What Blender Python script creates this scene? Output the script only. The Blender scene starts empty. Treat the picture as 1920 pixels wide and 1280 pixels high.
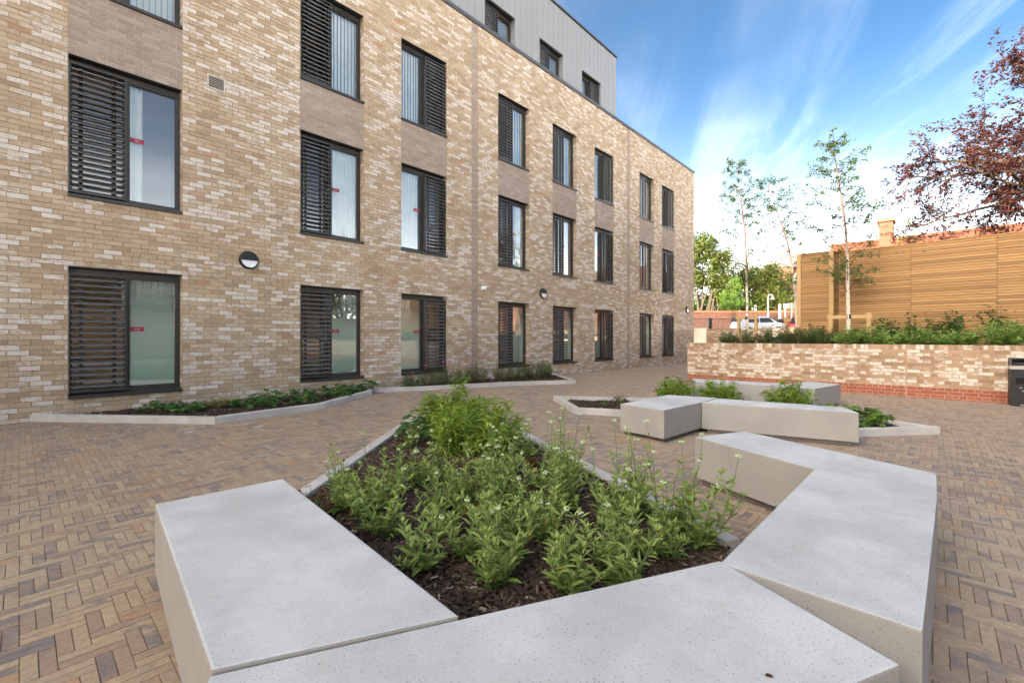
import bpy, bmesh, math, random
import numpy as np

# ------------------------------------------------------------------ camera, sky, sun, exposure
SC = bpy.context.scene
COL = SC.collection
rad = math.radians
CAM_Z = 1.25
YAW = 42.7317                      # degrees from the facade direction (+x) towards the facade (+y)
cam_d = bpy.data.cameras.new('camera')
cam_d.lens = 16.0
cam_d.sensor_width = 36.0
cam_d.shift_y = -8.0 / 1920.0
cam_d.clip_start = 0.05
cam_d.clip_end = 2000
cam = bpy.data.objects.new('camera', cam_d)
cam.location = (0, 0, CAM_Z)
cam.rotation_euler = (rad(90), 0, rad(YAW - 90))
COL.objects.link(cam)
SC.camera = cam

SUN_AZ = (-0.992, 0.125)           # horizontal direction towards the sun
SUN_EL = 17.0
HAZE_A, HAZE_G = 1.55, 0.82
world = bpy.data.worlds.new('World')
SC.world = world
world.use_nodes = True


def build_world():
    nt = world.node_tree
    nt.nodes.clear()
    N, L = nt.nodes.new, nt.links.new
    out = N('ShaderNodeOutputWorld')
    bg = N('ShaderNodeBackground')
    bg.inputs['Strength'].default_value = 0.15
    sky = N('ShaderNodeTexSky')
    sky.sky_type = 'NISHITA'
    sky.sun_disc = False
    sky.sun_elevation = rad(SUN_EL)
    sky.sun_rotation = math.atan2(SUN_AZ[0], SUN_AZ[1])
    sky.air_density = 1.0
    sky.dust_density = 0.6
    sky.ozone_density = 2.0
    sky.altitude = 50
    tc = N('ShaderNodeTexCoord')
    sep = N('ShaderNodeSeparateXYZ')
    L(tc.outputs['Generated'], sep.inputs[0])

    def math_(op, a, b=None, clamp=False):
        n = N('ShaderNodeMath')
        n.operation = op
        n.use_clamp = clamp
        for i, v in enumerate((a, b)):
            if v is None:
                continue
            if isinstance(v, (int, float)):
                n.inputs[i].default_value = v
            else:
                L(v, n.inputs[i])
        return n.outputs[0]
    # cirrus on a plane far above: direction / height
    h = math_('MAXIMUM', sep.outputs['Z'], 0.06)
    px = math_('DIVIDE', sep.outputs['X'], h)
    py = math_('DIVIDE', sep.outputs['Y'], h)
    comb = N('ShaderNodeCombineXYZ')
    L(px, comb.inputs[0])
    L(py, comb.inputs[1])
    ca, sa = math.cos(rad(24)), math.sin(rad(24))
    al = math_('ADD', math_('MULTIPLY', px, ca), math_('MULTIPLY', py, sa))
    ac = math_('SUBTRACT', math_('MULTIPLY', py, ca), math_('MULTIPLY', px, sa))
    mp = N('ShaderNodeCombineXYZ')
    L(math_('ADD', math_('MULTIPLY', al, 0.40), 5.3), mp.inputs[0])
    L(math_('MULTIPLY', ac, 2.4), mp.inputs[1])
    n1 = N('ShaderNodeTexNoise')
    n1.inputs['Scale'].default_value = 1.0
    n1.inputs['Detail'].default_value = 7
    n1.inputs['Roughness'].default_value = 0.58
    n1.inputs['Distortion'].default_value = 0.9
    L(mp.outputs[0], n1.inputs['Vector'])
    n2 = N('ShaderNodeTexNoise')
    n2.inputs['Scale'].default_value = 0.55
    n2.inputs['Detail'].default_value = 3
    L(comb.outputs[0], n2.inputs['Vector'])
    mr = N('ShaderNodeMapRange')
    mr.interpolation_type = 'SMOOTHSTEP'
    mr.inputs['From Min'].default_value = 0.42
    mr.inputs['From Max'].default_value = 0.78
    L(n1.outputs['Fac'], mr.inputs['Value'])
    mr2 = N('ShaderNodeMapRange')
    mr2.interpolation_type = 'SMOOTHSTEP'
    mr2.inputs['From Min'].default_value = 0.34
    mr2.inputs['From Max'].default_value = 0.62
    L(n2.outputs['Fac'], mr2.inputs['Value'])
    cl = math_('MULTIPLY', math_('MULTIPLY', mr.outputs[0], mr2.outputs[0]), 0.026)
    # thin milky veil that thickens with the slant of the view, the same all round
    zc = math_('MAXIMUM', sep.outputs['Z'], 0.0)
    veil = math_('MULTIPLY', math_('POWER', 2.71828, math_('MULTIPLY', zc, -1 / 0.083)), 0.92)
    fac = math_('ADD', cl, veil, True)
    hsv = N('ShaderNodeHueSaturation')
    hsv.inputs['Saturation'].default_value = 1.9
    hsv.inputs['Value'].default_value = 0.215
    L(sky.outputs[0], hsv.inputs['Color'])
    mix = N('ShaderNodeMix')
    mix.data_type = 'RGBA'
    L(fac, mix.inputs['Factor'])
    L(hsv.outputs[0], mix.inputs['A'])
    mix.inputs['B'].default_value = (27, 25, 22.5, 1)
    # haze glow added on the sun's side of the sky to brighten the yard
    dot = N('ShaderNodeVectorMath')
    dot.operation = 'DOT_PRODUCT'
    L(tc.outputs['Generated'], dot.inputs[0])
    ce_ = math.cos(rad(SUN_EL))
    dot.inputs[1].default_value = (SUN_AZ[0] * ce_, SUN_AZ[1] * ce_, math.sin(rad(SUN_EL)))
    gg = HAZE_G
    den = math_('POWER', math_('SUBTRACT', 1 + gg * gg, math_('MULTIPLY', dot.outputs['Value'], 2 * gg)), 1.5)
    ph = math_('DIVIDE', HAZE_A * (1 - gg * gg), den)
    glow = N('ShaderNodeMix')
    glow.data_type = 'RGBA'
    glow.blend_type = 'ADD'
    glow.inputs['Factor'].default_value = 1.0
    L(mix.outputs['Result'], glow.inputs['A'])
    sc_ = N('ShaderNodeVectorMath')
    sc_.operation = 'SCALE'
    sc_.inputs[0].default_value = (1.0, 0.92, 0.80)
    L(ph, sc_.inputs['Scale'])
    L(sc_.outputs[0], glow.inputs['B'])
    L(glow.outputs['Result'], bg.inputs['Color'])
    L(bg.outputs[0], out.inputs[0])


build_world()
sun_d = bpy.data.lights.new('sun', 'SUN')
sun_d.energy = 2.0
sun_d.angle = rad(0.53)
sun_d.color = (1.0, 0.86, 0.66)
sun = bpy.data.objects.new('sun', sun_d)
_ce = math.cos(rad(SUN_EL))
_to = np.array([SUN_AZ[0] * _ce, SUN_AZ[1] * _ce, math.sin(rad(SUN_EL))])
from mathutils import Vector
sun.rotation_euler = Vector(_to).to_track_quat('Z', 'Y').to_euler()
sun.location = (-20, 5, 30)
COL.objects.link(sun)
vs = SC.view_settings
vs.view_transform = 'Standard'
vs.look = 'None'
vs.gamma = 1.0
vs.use_curve_mapping = False
vs.exposure = 2.7
SC.cycles.max_bounces = 8
SC.cycles.transparent_max_bounces = 16

# ------------------------------------------------------------------ helpers
D = 9.62                            # facade plane y
ORIG = {}


def g(x, y):
    """paved ground, falling gently away from the camera"""
    return -(0.0065 * x - 0.003 * y)


class MB:
    """collects faces (with an optional tint per face) and links them as one mesh object"""

    def __init__(s):
        s.v, s.f, s.t, s.n = [], [], [], 0

    def add(s, verts, faces, tint=(0.5, 0.5, 0.5)):
        verts = np.asarray(verts, float).reshape(-1, 3)
        s.v.append(verts)
        by = {}
        for f in faces:
            by.setdefault(len(f), []).append(f)
        for k, fl in by.items():
            s.f.append(np.asarray(fl, int) + s.n)
            s.t.append(np.tile(np.asarray(tint, float), (len(fl), 1)))
        s.n += len(verts)

    def many(s, verts, tmpl, tints):
        """verts (N,k,3); tmpl list of faces of one size; tints (N,3)"""
        N, k, _ = verts.shape
        if N == 0:
            return
        tm = np.asarray(tmpl, int)
        fa = (np.arange(N)[:, None, None] * k + tm[None]) + s.n
        s.v.append(verts.reshape(-1, 3))
        s.f.append(fa.reshape(-1, tm.shape[1]))
        s.t.append(np.repeat(tints, len(tm), axis=0))
        s.n += N * k

    def box(s, x0, x1, y0, y1, z0, z1, tint=(0.5, 0.5, 0.5)):
        v = [(x, y, z) for z in (z0, z1) for y in (y0, y1) for x in (x0, x1)]
        s.add(v, [(0, 2, 3, 1), (4, 5, 7, 6), (0, 1, 5, 4), (2, 6, 7, 3), (0, 4, 6, 2), (1, 3, 7, 5)], tint)

    def obox(s, c, ax, ay, az, tint=(0.5, 0.5, 0.5)):
        c, ax, ay, az = (np.asarray(q, float) for q in (c, ax, ay, az))
        v = [c + i * ax + j * ay + k * az for k in (-1, 1) for j in (-1, 1) for i in (-1, 1)]
        s.add(v, [(0, 2, 3, 1), (4, 5, 7, 6), (0, 1, 5, 4), (2, 6, 7, 3), (0, 4, 6, 2), (1, 3, 7, 5)], tint)

    def tube(s, pts, radii, n=6, tint=(0.5, 0.5, 0.5), cap=True):
        pts = np.asarray(pts, float)
        m = len(pts)
        radii = np.broadcast_to(np.asarray(radii, float), (m,))
        tan = np.gradient(pts, axis=0)
        tan /= np.linalg.norm(tan, axis=1)[:, None] + 1e-9
        ref = np.array([0.31, 0.17, 0.93]) if abs(tan[0, 2]) < 0.8 else np.array([0.93, 0.31, 0.1])
        a = np.cross(tan, ref)
        a /= np.linalg.norm(a, axis=1)[:, None] + 1e-9
        b = np.cross(tan, a)
        th = np.arange(n) * 2 * np.pi / n
        ring = pts[:, None] + radii[:, None, None] * (np.cos(th)[None, :, None] * a[:, None] + np.sin(th)[None, :, None] * b[:, None])
        faces = []
        for i in range(m - 1):
            for j in range(n):
                k = (j + 1) % n
                faces.append((i * n + j, i * n + k, (i + 1) * n + k, (i + 1) * n + j))
        s.add(ring.reshape(-1, 3), faces, tint)
        if cap:
            s.f.append(np.array([[s.n - n + j for j in range(n)]]))
            s.t.append(np.array([tint], float))
            s.f.append(np.array([[s.n - n * m + n - 1 - j for j in range(n)]]))
            s.t.append(np.array([tint], float))

    def prism(s, poly, z0, z1, tint=(0.5, 0.5, 0.5)):
        """poly counter-clockwise; z0 / z1 numbers or functions of x, y"""
        f0 = z0 if callable(z0) else (lambda x, y: z0)
        f1 = z1 if callable(z1) else (lambda x, y: z1)
        n = len(poly)
        v = [(x, y, f0(x, y)) for x, y in poly] + [(x, y, f1(x, y)) for x, y in poly]
        fs = [tuple(range(n - 1, -1, -1)), tuple(range(n, 2 * n))]
        fs += [(i, (i + 1) % n, n + (i + 1) % n, n + i) for i in range(n)]
        s.add(v, fs, tint)

    def mesh(s, name, m, smooth=False, off=(0, 0, 0)):
        me = bpy.data.meshes.new(name)
        V = np.concatenate(s.v) - np.asarray(off, float)
        me.vertices.add(len(V))
        me.vertices.foreach_set('co', V.astype(np.float32).ravel())
        sizes = np.concatenate([np.full(len(f), f.shape[1]) for f in s.f])
        loops = np.concatenate([f.ravel() for f in s.f])
        me.loops.add(len(loops))
        me.loops.foreach_set('vertex_index', loops.astype(np.int32))
        me.polygons.add(len(sizes))
        st = np.concatenate([[0], np.cumsum(sizes)[:-1]])
        me.polygons.foreach_set('loop_start', st.astype(np.int32))
        me.polygons.foreach_set('loop_total', sizes.astype(np.int32))
        me.update(calc_edges=True)
        T = np.concatenate(s.t)
        at = me.attributes.new('tint', 'FLOAT_COLOR', 'FACE')
        at.data.foreach_set('color', np.hstack([T, np.ones((len(T), 1))]).astype(np.float32).ravel())
        me.polygons.foreach_set('use_smooth', np.full(len(sizes), bool(smooth)))
        me.materials.append(m)
        return me

    def build(s, name, m, parent=None, smooth=False, loc=None, kind=None):
        if parent is not None:
            o0 = np.array(ORIG[parent.name])
        elif loc is not None:
            o0 = np.asarray(loc, float)
        else:
            V = np.concatenate(s.v)
            o0 = np.array([(V[:, 0].min() + V[:, 0].max()) / 2, (V[:, 1].min() + V[:, 1].max()) / 2, V[:, 2].min()])
        return link(name, s.mesh(name, m, smooth, o0), parent, None if parent else o0, kind)


def link(name, me, parent=None, loc=None, kind=None):
    o = bpy.data.objects.new(name, me)
    COL.objects.link(o)
    if parent is not None:
        o.parent = parent
        ORIG[o.name] = tuple(np.array(ORIG[parent.name]) + (np.array(loc) if loc is not None else 0))
        if loc is not None:
            o.location = loc
    else:
        o.location = loc
        ORIG[o.name] = tuple(loc)
    if kind:
        o['kind'] = kind
    return o


def tag(o, label, cat, group=None):
    o['label'] = label
    o['category'] = cat
    if group:
        o['group'] = group
    return o


def thing(name, label, cat, loc, group=None):
    o = bpy.data.objects.new(name, None)
    o.empty_display_size = 0.1
    COL.objects.link(o)
    o.location = loc
    ORIG[o.name] = tuple(loc)
    return tag(o, label, cat, group)


def poly_in(P, x, y):
    P = np.asarray(P)
    x = np.asarray(x)
    y = np.asarray(y)
    r = np.zeros(x.shape, bool)
    for i in range(len(P)):
        (x1, y1), (x2, y2) = P[i], P[i - 1]
        c = ((y1 > y) != (y2 > y)) & (x < (x2 - x1) * (y - y1) / (y2 - y1 + 1e-12) + x1)
        r ^= c
    return r


_F = np.array([math.cos(rad(YAW)), math.sin(rad(YAW))])
_R = np.array([math.sin(rad(YAW)), -math.cos(rad(YAW))])


def seen(x, y, z):
    """how large a point's neighbourhood shows: pixels per metre, and whether it lies in the frame"""
    x, y, z = (np.asarray(q, float) for q in (x, y, z))
    Yd = x * _F[0] + y * _F[1]
    Xd = x * _R[0] + y * _R[1]
    Yc = np.maximum(Yd, 0.05)
    u = 960 + 853.3 * Xd / Yc
    v = 632 - 853.3 * (z - CAM_Z) / Yc
    return Yd, u, v


# ------------------------------------------------------------------ materials
def new_mat(name):
    m = bpy.data.materials.new(name)
    m.use_nodes = True
    nt = m.node_tree
    b = nt.nodes['Principled BSDF']
    return m, nt, b


class NT:
    def __init__(s, nt):
        s.nt = nt

    def n(s, t, **kw):
        o = s.nt.nodes.new(t)
        for k, v in kw.items():
            setattr(o, k, v)
        return o

    def l(s, a, b):
        s.nt.links.new(a, b)

    def put(s, sock, v):
        if hasattr(v, 'node'):
            s.l(v, sock)
        else:
            sock.default_value = v

    def math(s, op, a, b=0.0, clamp=False):
        o = s.n('ShaderNodeMath', operation=op, use_clamp=clamp)
        s.put(o.inputs[0], a)
        s.put(o.inputs[1], b)
        return o.outputs[0]

    def mix(s, fac, a, b, mode='MIX'):
        o = s.n('ShaderNodeMix', data_type='RGBA', blend_type=mode)
        s.put(o.inputs['Factor'], fac)
        for k, v in (('A', a), ('B', b)):
            s.put(o.inputs[k], v if hasattr(v, 'node') else (*v, 1))
        return o.outputs['Result']

    def noise(s, vec, scale, detail=4, rough=0.55, out='Fac'):
        o = s.n('ShaderNodeTexNoise')
        o.inputs['Scale'].default_value = scale
        o.inputs['Detail'].default_value = detail
        o.inputs['Roughness'].default_value = rough
        if vec is not None:
            s.l(vec, o.inputs['Vector'])
        return o.outputs[out]

    def rng(s, v, a, b, c=0.0, d=1.0, smooth=True):
        o = s.n('ShaderNodeMapRange')
        if smooth:
            o.interpolation_type = 'SMOOTHSTEP'
        s.put(o.inputs['Value'], v)
        for k, q in (('From Min', a), ('From Max', b), ('To Min', c), ('To Max', d)):
            o.inputs[k].default_value = q
        return o.outputs[0]

    def ramp(s, fac, stops, const=False):
        o = s.n('ShaderNodeValToRGB')
        cr = o.color_ramp
        if const:
            cr.interpolation = 'CONSTANT'
        while len(cr.elements) < len(stops):
            cr.elements.new(0.5)
        for e, (p, c) in zip(cr.elements, stops):
            e.position = p
            e.color = (*c, 1)
        s.l(fac, o.inputs[0])
        return o.outputs[0]

    def pos(s):
        return s.n('ShaderNodeNewGeometry').outputs['Position']

    def tint(s):
        a = s.n('ShaderNodeAttribute', attribute_name='tint')
        p = s.n('ShaderNodeSeparateColor')
        s.l(a.outputs['Color'], p.inputs[0])
        return p.outputs[0], p.outputs[1], p.outputs[2]

    def scaled(s, vec, sc, off=None):
        o = s.n('ShaderNodeVectorMath', operation='MULTIPLY')
        s.l(vec, o.inputs[0])
        o.inputs[1].default_value = sc
        r = o.outputs[0]
        if off is not None:
            c = s.n('ShaderNodeCombineXYZ')
            for i in range(3):
                s.l(off, c.inputs[i])
            a = s.n('ShaderNodeVectorMath', operation='ADD')
            s.l(r, a.inputs[0])
            s.l(c.outputs[0], a.inputs[1])
            r = a.outputs[0]
        return r

    def bump(s, b, height, strength, dist):
        o = s.n('ShaderNodeBump')
        o.inputs['Strength'].default_value = strength
        o.inputs['Distance'].default_value = dist
        s.l(height, o.inputs['Height'])
        s.l(o.outputs[0], b.inputs['Normal'])


def brick_mat(name, stops, white, white_col=(0.74, 0.675, 0.605)):
    m, nt, b = new_mat(name)
    t = NT(nt)
    r, w, k = t.tint()
    off = t.math('MULTIPLY', k, 40.0)
    vec = t.scaled(t.pos(), (1, 1, 1), off)
    base = t.ramp(r, stops)
    vs_ = t.scaled(t.pos(), (9, 9, 26), off)
    smear = t.noise(vs_, 1.0, 5, 0.6)
    f = t.math('ADD', smear, t.math('MULTIPLY', t.math('SUBTRACT', w, 0.5), 0.62))
    wf = t.math('MULTIPLY', t.rng(f, 0.47, 0.76), white)
    col = t.mix(wf, base, white_col)
    dark = t.noise(vec, 26, 5, 0.7)
    col = t.mix(t.rng(dark, 0.54, 0.72, 0, 0.5), col, (0.17, 0.12, 0.08))
    gr = t.noise(vec, 160, 3, 0.6)
    col = t.mix(t.rng(gr, 0.3, 0.7, 0.0, 1.0), t.mix(0.16, col, (0.05, 0.035, 0.02)), t.mix(0.06, col, (0.95, 0.9, 0.82)))
    batch = t.noise(t.scaled(t.pos(), (0.5, 0.5, 0.8)), 1.0, 4, 0.6)
    col = t.mix(t.rng(batch, 0.35, 0.65, 0.0, 0.22), col, t.mix(1.0, col, (0.62, 0.52, 0.42), 'MULTIPLY'))
    t.l(col, b.inputs['Base Color'])
    b.inputs['Roughness'].default_value = 0.92
    b.inputs['Specular IOR Level'].default_value = 0.2
    hgt = t.math('ADD', t.noise(vec, 55, 5, 0.65), t.math('MULTIPLY', wf, 0.35))
    t.bump(b, hgt, 0.7, 0.006)
    return m


M_BRICK = brick_mat('buff_brick', [(0.0, (0.37, 0.27, 0.175)), (0.22, (0.46, 0.34, 0.22)), (0.5, (0.53, 0.405, 0.27)),
                                  (0.74, (0.59, 0.47, 0.335)), (0.88, (0.44, 0.36, 0.265)), (0.965, (0.52, 0.385, 0.245)),
                                  (1.0, (0.50, 0.29, 0.18))], 1.0)
M_WALLBRICK = brick_mat('garden_wall_brick', [(0.0, (0.27, 0.165, 0.10)), (0.35, (0.37, 0.235, 0.14)), (0.7, (0.46, 0.31, 0.19)),
                                             (1.0, (0.42, 0.24, 0.14))], 1.0, (0.70, 0.62, 0.515))
M_REDBRICK = brick_mat('red_brick', [(0.0, (0.28, 0.075, 0.042)), (0.5, (0.36, 0.10, 0.055)), (1.0, (0.42, 0.135, 0.075))], 0.0)
M_GREYBRICK = brick_mat('mauve_grey_brick', [(0.0, (0.30, 0.235, 0.20)), (0.5, (0.37, 0.295, 0.255)), (1.0, (0.43, 0.355, 0.305))], 0.12)


def plain(name, col, rough=0.6, metal=0.0, var=0.12, scale=20.0, bump=0.0, spec=0.5, coat=0.0):
    m, nt, b = new_mat(name)
    t = NT(nt)
    v = t.noise(t.pos(), scale, 4, 0.6)
    dk = tuple(c * (1 - var) for c in col)
    lt = tuple(min(1, c * (1 + var)) for c in col)
    t.l(t.mix(t.rng(v, 0.3, 0.7), dk, lt), b.inputs['Base Color'])
    b.inputs['Roughness'].default_value = rough
    b.inputs['Metallic'].default_value = metal
    b.inputs['Specular IOR Level'].default_value = spec
    b.inputs['Coat Weight'].default_value = coat
    if bump:
        t.bump(b, t.noise(t.pos(), scale * 4, 4), bump, 0.004)
    return m


M_MORTAR = plain('tan_mortar', (0.37, 0.255, 0.16), 0.95, var=0.2, scale=12, bump=0.5, spec=0.1)
M_REDMORTAR = plain('pale_mortar', (0.45, 0.31, 0.21), 0.95, var=0.15, scale=12, bump=0.5, spec=0.1)
M_GREYMORTAR = plain('pinkish_mortar', (0.50, 0.36, 0.25), 0.95, var=0.12, scale=12, bump=0.4, spec=0.1)
M_FRAME = plain('dark_grey_aluminium', (0.038, 0.034, 0.031), 0.42, 0.0, 0.08, 8)
M_SLAT = plain('grey_aluminium_slat', (0.15, 0.15, 0.152), 0.32, 0.0, 0.06, 6)
M_CAP = plain('grey_coping_metal', (0.085, 0.088, 0.092), 0.45, 0.2, 0.08, 3)
M_ROOM = plain('room_wall', (0.55, 0.52, 0.46), 0.9, var=0.03, scale=1)
M_CURTAIN = plain('curtain_cloth', (0.92, 0.90, 0.85), 0.9, var=0.04, scale=3)
M_BLIND = plain('white_blind', (0.93, 0.93, 0.92), 0.8, var=0.03, scale=3)
M_VENT = plain('stone_grey_vent', (0.60, 0.54, 0.44), 0.5, 0, 0.06, 10)
M_BLACK = plain('black_plastic', (0.007, 0.0075, 0.0085), 0.45, 0, 0.1, 12)
M_LIGHTLENS = plain('opal_lens', (0.78, 0.80, 0.86), 0.25, 0, 0.02, 10)
M_WHITE = plain('white_paint', (0.78, 0.78, 0.77), 0.4, 0, 0.03, 5)
M_RED = plain('red_sticker', (0.36, 0.022, 0.050), 0.5, 0, 0.05, 5)
M_STEEL = plain('brushed_steel', (0.62, 0.60, 0.57), 0.32, 0.9, 0.06, 30)


def leaf_mat(name, stops, trans=0.35, rough=0.5):
    m, nt, b = new_mat(name)
    t = NT(nt)
    r, w, k = t.tint()
    col = t.ramp(r, stops)
    col = t.mix(t.rng(t.noise(t.pos(), 30, 3), 0.35, 0.65, 0, 0.35), col, tuple(c * 0.55 for c in stops[0][1]))
    t.l(col, b.inputs['Base Color'])
    b.inputs['Roughness'].default_value = rough
    b.inputs['Specular IOR Level'].default_value = 0.3
    tr = t.n('ShaderNodeBsdfTranslucent')
    t.l(t.mix(0.5, col, (0.5, 0.6, 0.05), 'MULTIPLY') if False else col, tr.inputs['Color'])
    mx = t.n('ShaderNodeMixShader')
    mx.inputs[0].default_value = trans
    t.l(b.outputs[0], mx.inputs[1])
    t.l(tr.outputs[0], mx.inputs[2])
    t.l(mx.outputs[0], nt.nodes['Material Output'].inputs[0])
    return m


M_VAL = leaf_mat('valerian_leaf', [(0, (0.18, 0.26, 0.055)), (0.45, (0.31, 0.415, 0.10)), (0.8, (0.43, 0.53, 0.15)), (0.97, (0.54, 0.61, 0.21)), (1, (0.58, 0.46, 0.10))])
M_BAM = leaf_mat('bamboo_leaf', [(0, (0.11, 0.19, 0.026)), (0.4, (0.23, 0.345, 0.045)), (0.8, (0.37, 0.50, 0.075)), (1, (0.50, 0.51, 0.09))])
M_GER = leaf_mat('broad_leaf', [(0, (0.04, 0.10, 0.024)), (0.6, (0.08, 0.19, 0.042)), (0.93, (0.14, 0.28, 0.06)), (1, (0.5, 0.27, 0.03))])
M_LIME = leaf_mat('lime_leaf', [(0, (0.11, 0.20, 0.03)), (0.6, (0.17, 0.29, 0.045)), (1, (0.24, 0.36, 0.07))])
M_CIS = leaf_mat('grey_green_leaf', [(0, (0.075, 0.12, 0.036)), (0.5, (0.125, 0.18, 0.058)), (0.9, (0.20, 0.25, 0.08)), (1, (0.30, 0.25, 0.08))])
M_SHRUB = leaf_mat('bright_shrub_leaf', [(0, (0.16, 0.27, 0.05)), (0.5, (0.28, 0.42, 0.095)), (1, (0.40, 0.53, 0.16))])
M_CLIMB = leaf_mat('dark_climber_leaf', [(0, (0.035, 0.085, 0.018)), (0.6, (0.065, 0.15, 0.03)), (1, (0.13, 0.24, 0.045))])
M_BIRCHLEAF = leaf_mat('birch_leaf', [(0, (0.06, 0.11, 0.025)), (0.5, (0.10, 0.165, 0.04)), (1, (0.16, 0.22, 0.06))])
M_COPPER = leaf_mat('copper_leaf', [(0, (0.06, 0.026, 0.026)), (0.5, (0.125, 0.042, 0.040)), (0.85, (0.22, 0.06, 0.048)), (1, (0.32, 0.15, 0.05))], 0.35)
M_TREELEAF = leaf_mat('tree_leaf', [(0, (0.055, 0.08, 0.012)), (0.5, (0.10, 0.13, 0.02)), (1, (0.17, 0.18, 0.03))], 0.3)
M_FERN = leaf_mat('yellowing_fern', [(0, (0.16, 0.13, 0.02)), (0.5, (0.27, 0.26, 0.04)), (1, (0.33, 0.24, 0.06))])
M_RUST = leaf_mat('rusty_leaf', [(0, (0.09, 0.04, 0.012)), (0.6, (0.19, 0.09, 0.02)), (1, (0.16, 0.15, 0.03))])
M_STEM = plain('green_stem', (0.16, 0.21, 0.07), 0.6, var=0.2, scale=30)
M_TWIG = plain('brown_twig', (0.10, 0.065, 0.04), 0.8, var=0.3, scale=30)
M_FLOWER = plain('white_flower', (0.60, 0.65, 0.42), 0.7, var=0.12, scale=60)
M_PINK = plain('pink_flower', (0.62, 0.10, 0.30), 0.7, var=0.15, scale=60)
M_TRUNK = plain('grey_brown_bark', (0.10, 0.072, 0.048), 0.9, var=0.4, scale=9, bump=0.8)


def birch_bark():
    m, nt, b = new_mat('birch_bark')
    t = NT(nt)
    p = t.pos()
    sx = t.n('ShaderNodeSeparateXYZ')
    t.l(p, sx.inputs[0])
    marks = t.noise(t.scaled(p, (14, 14, 60)), 1.0, 3, 0.5)
    col = t.mix(t.rng(marks, 0.58, 0.66), (0.66, 0.56, 0.44), (0.10, 0.07, 0.05))
    col = t.mix(t.rng(sx.outputs[2], 2.7, 4.2), col, (0.20, 0.105, 0.075))
    t.l(col, b.inputs['Base Color'])
    b.inputs['Roughness'].default_value = 0.8
    t.bump(b, marks, 0.4, 0.01)
    return m


M_BIRCH = birch_bark()


def glass_mat():
    m, nt, b = new_mat('window_glass')
    t = NT(nt)
    nt.nodes.remove(b)
    fr = t.n('ShaderNodeFresnel')
    fr.inputs['IOR'].default_value = 1.75
    gl = t.n('ShaderNodeBsdfGlossy')
    gl.inputs['Roughness'].default_value = 0.012
    gl.inputs['Color'].default_value = (0.95, 0.98, 1, 1)
    wob = t.n('ShaderNodeBump')
    wob.inputs['Strength'].default_value = 0.04
    wob.inputs['Distance'].default_value = 0.02
    t.l(t.noise(t.pos(), 1.6, 1), wob.inputs['Height'])
    t.l(wob.outputs[0], gl.inputs['Normal'])
    tr = t.n('ShaderNodeBsdfTransparent')
    tr.inputs['Color'].default_value = (0.90, 0.95, 0.94, 1)
    mx = t.n('ShaderNodeMixShader')
    t.l(t.math('ADD', t.math('MULTIPLY', fr.outputs[0], 1.9), 0.10, True), mx.inputs[0])
    t.l(tr.outputs[0], mx.inputs[1])
    t.l(gl.outputs[0], mx.inputs[2])
    t.l(mx.outputs[0], nt.nodes['Material Output'].inputs[0])
    return m


M_GLASS = glass_mat()


def film_mat():
    """privacy film: frosted below, printed dots thinning out to clear glass towards its top edge"""
    m, nt, b = new_mat('frosted_film')
    t = NT(nt)
    tc = t.n('ShaderNodeTexCoord')
    sp = t.n('ShaderNodeSeparateXYZ')
    t.l(tc.outputs['Object'], sp.inputs[0])
    b.inputs['Base Color'].default_value = (0.84, 0.95, 0.87, 1)
    b.inputs['Roughness'].default_value = 0.55
    tr = t.n('ShaderNodeBsdfTransparent')
    mx = t.n('ShaderNodeMixShader')
    t.l(t.rng(sp.outputs[2], 1.0, 1.9, 0.96, 0.15), mx.inputs[0])
    t.l(tr.outputs[0], mx.inputs[1])
    t.l(b.outputs[0], mx.inputs[2])
    t.l(mx.outputs[0], nt.nodes['Material Output'].inputs[0])
    return m


M_FILM = film_mat()


def paver_mat():
    m, nt, b = new_mat('clay_paver')
    t = NT(nt)
    r, w, k = t.tint()
    off = t.math('MULTIPLY', k, 30.0)
    vec = t.scaled(t.pos(), (1, 1, 1), off)
    base = t.ramp(r, [(0.0, (0.25, 0.178, 0.142)), (0.25, (0.33, 0.232, 0.168)), (0.5, (0.40, 0.29, 0.195)), (0.75, (0.475, 0.355, 0.225)),
                      (0.9, (0.375, 0.265, 0.20)), (1.0, (0.45, 0.275, 0.15))])
    blue = t.noise(vec, 7.5, 3, 0.5)
    f = t.math('ADD', blue, t.math('MULTIPLY', t.math('SUBTRACT', w, 0.5), 0.5))
    col = t.mix(t.rng(f, 0.52, 0.72, 0, 0.88), base, (0.185, 0.165, 0.165))
    mot = t.noise(vec, 45, 5, 0.65)
    col = t.mix(t.rng(mot, 0.35, 0.75, 0, 0.36), col, (0.16, 0.105, 0.075))
    wide = t.noise(t.pos(), 0.8, 4, 0.6)
    col = t.mix(t.rng(wide, 0.4, 0.75, 0, 0.22), col, (0.36, 0.30, 0.24))
    gr = t.noise(vec, 220, 2)
    col = t.mix(t.rng(gr, 0.3, 0.7), t.mix(0.14, col, (0.02, 0.015, 0.01)), t.mix(0.05, col, (0.9, 0.8, 0.7)))
    t.l(col, b.inputs['Base Color'])
    t.l(t.rng(mot, 0.3, 0.7, 0.52, 0.80), b.inputs['Roughness'])
    b.inputs['Specular IOR Level'].default_value = 0.35
    t.bump(b, t.math('ADD', mot, t.math('MULTIPLY', t.noise(vec, 16, 2), 1.5)), 0.45, 0.003)
    return m


M_PAVER = paver_mat()
M_SAND = plain('joint_sand', (0.21, 0.14, 0.10), 0.95, var=0.35, scale=25, bump=0.4, spec=0.1)


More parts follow.
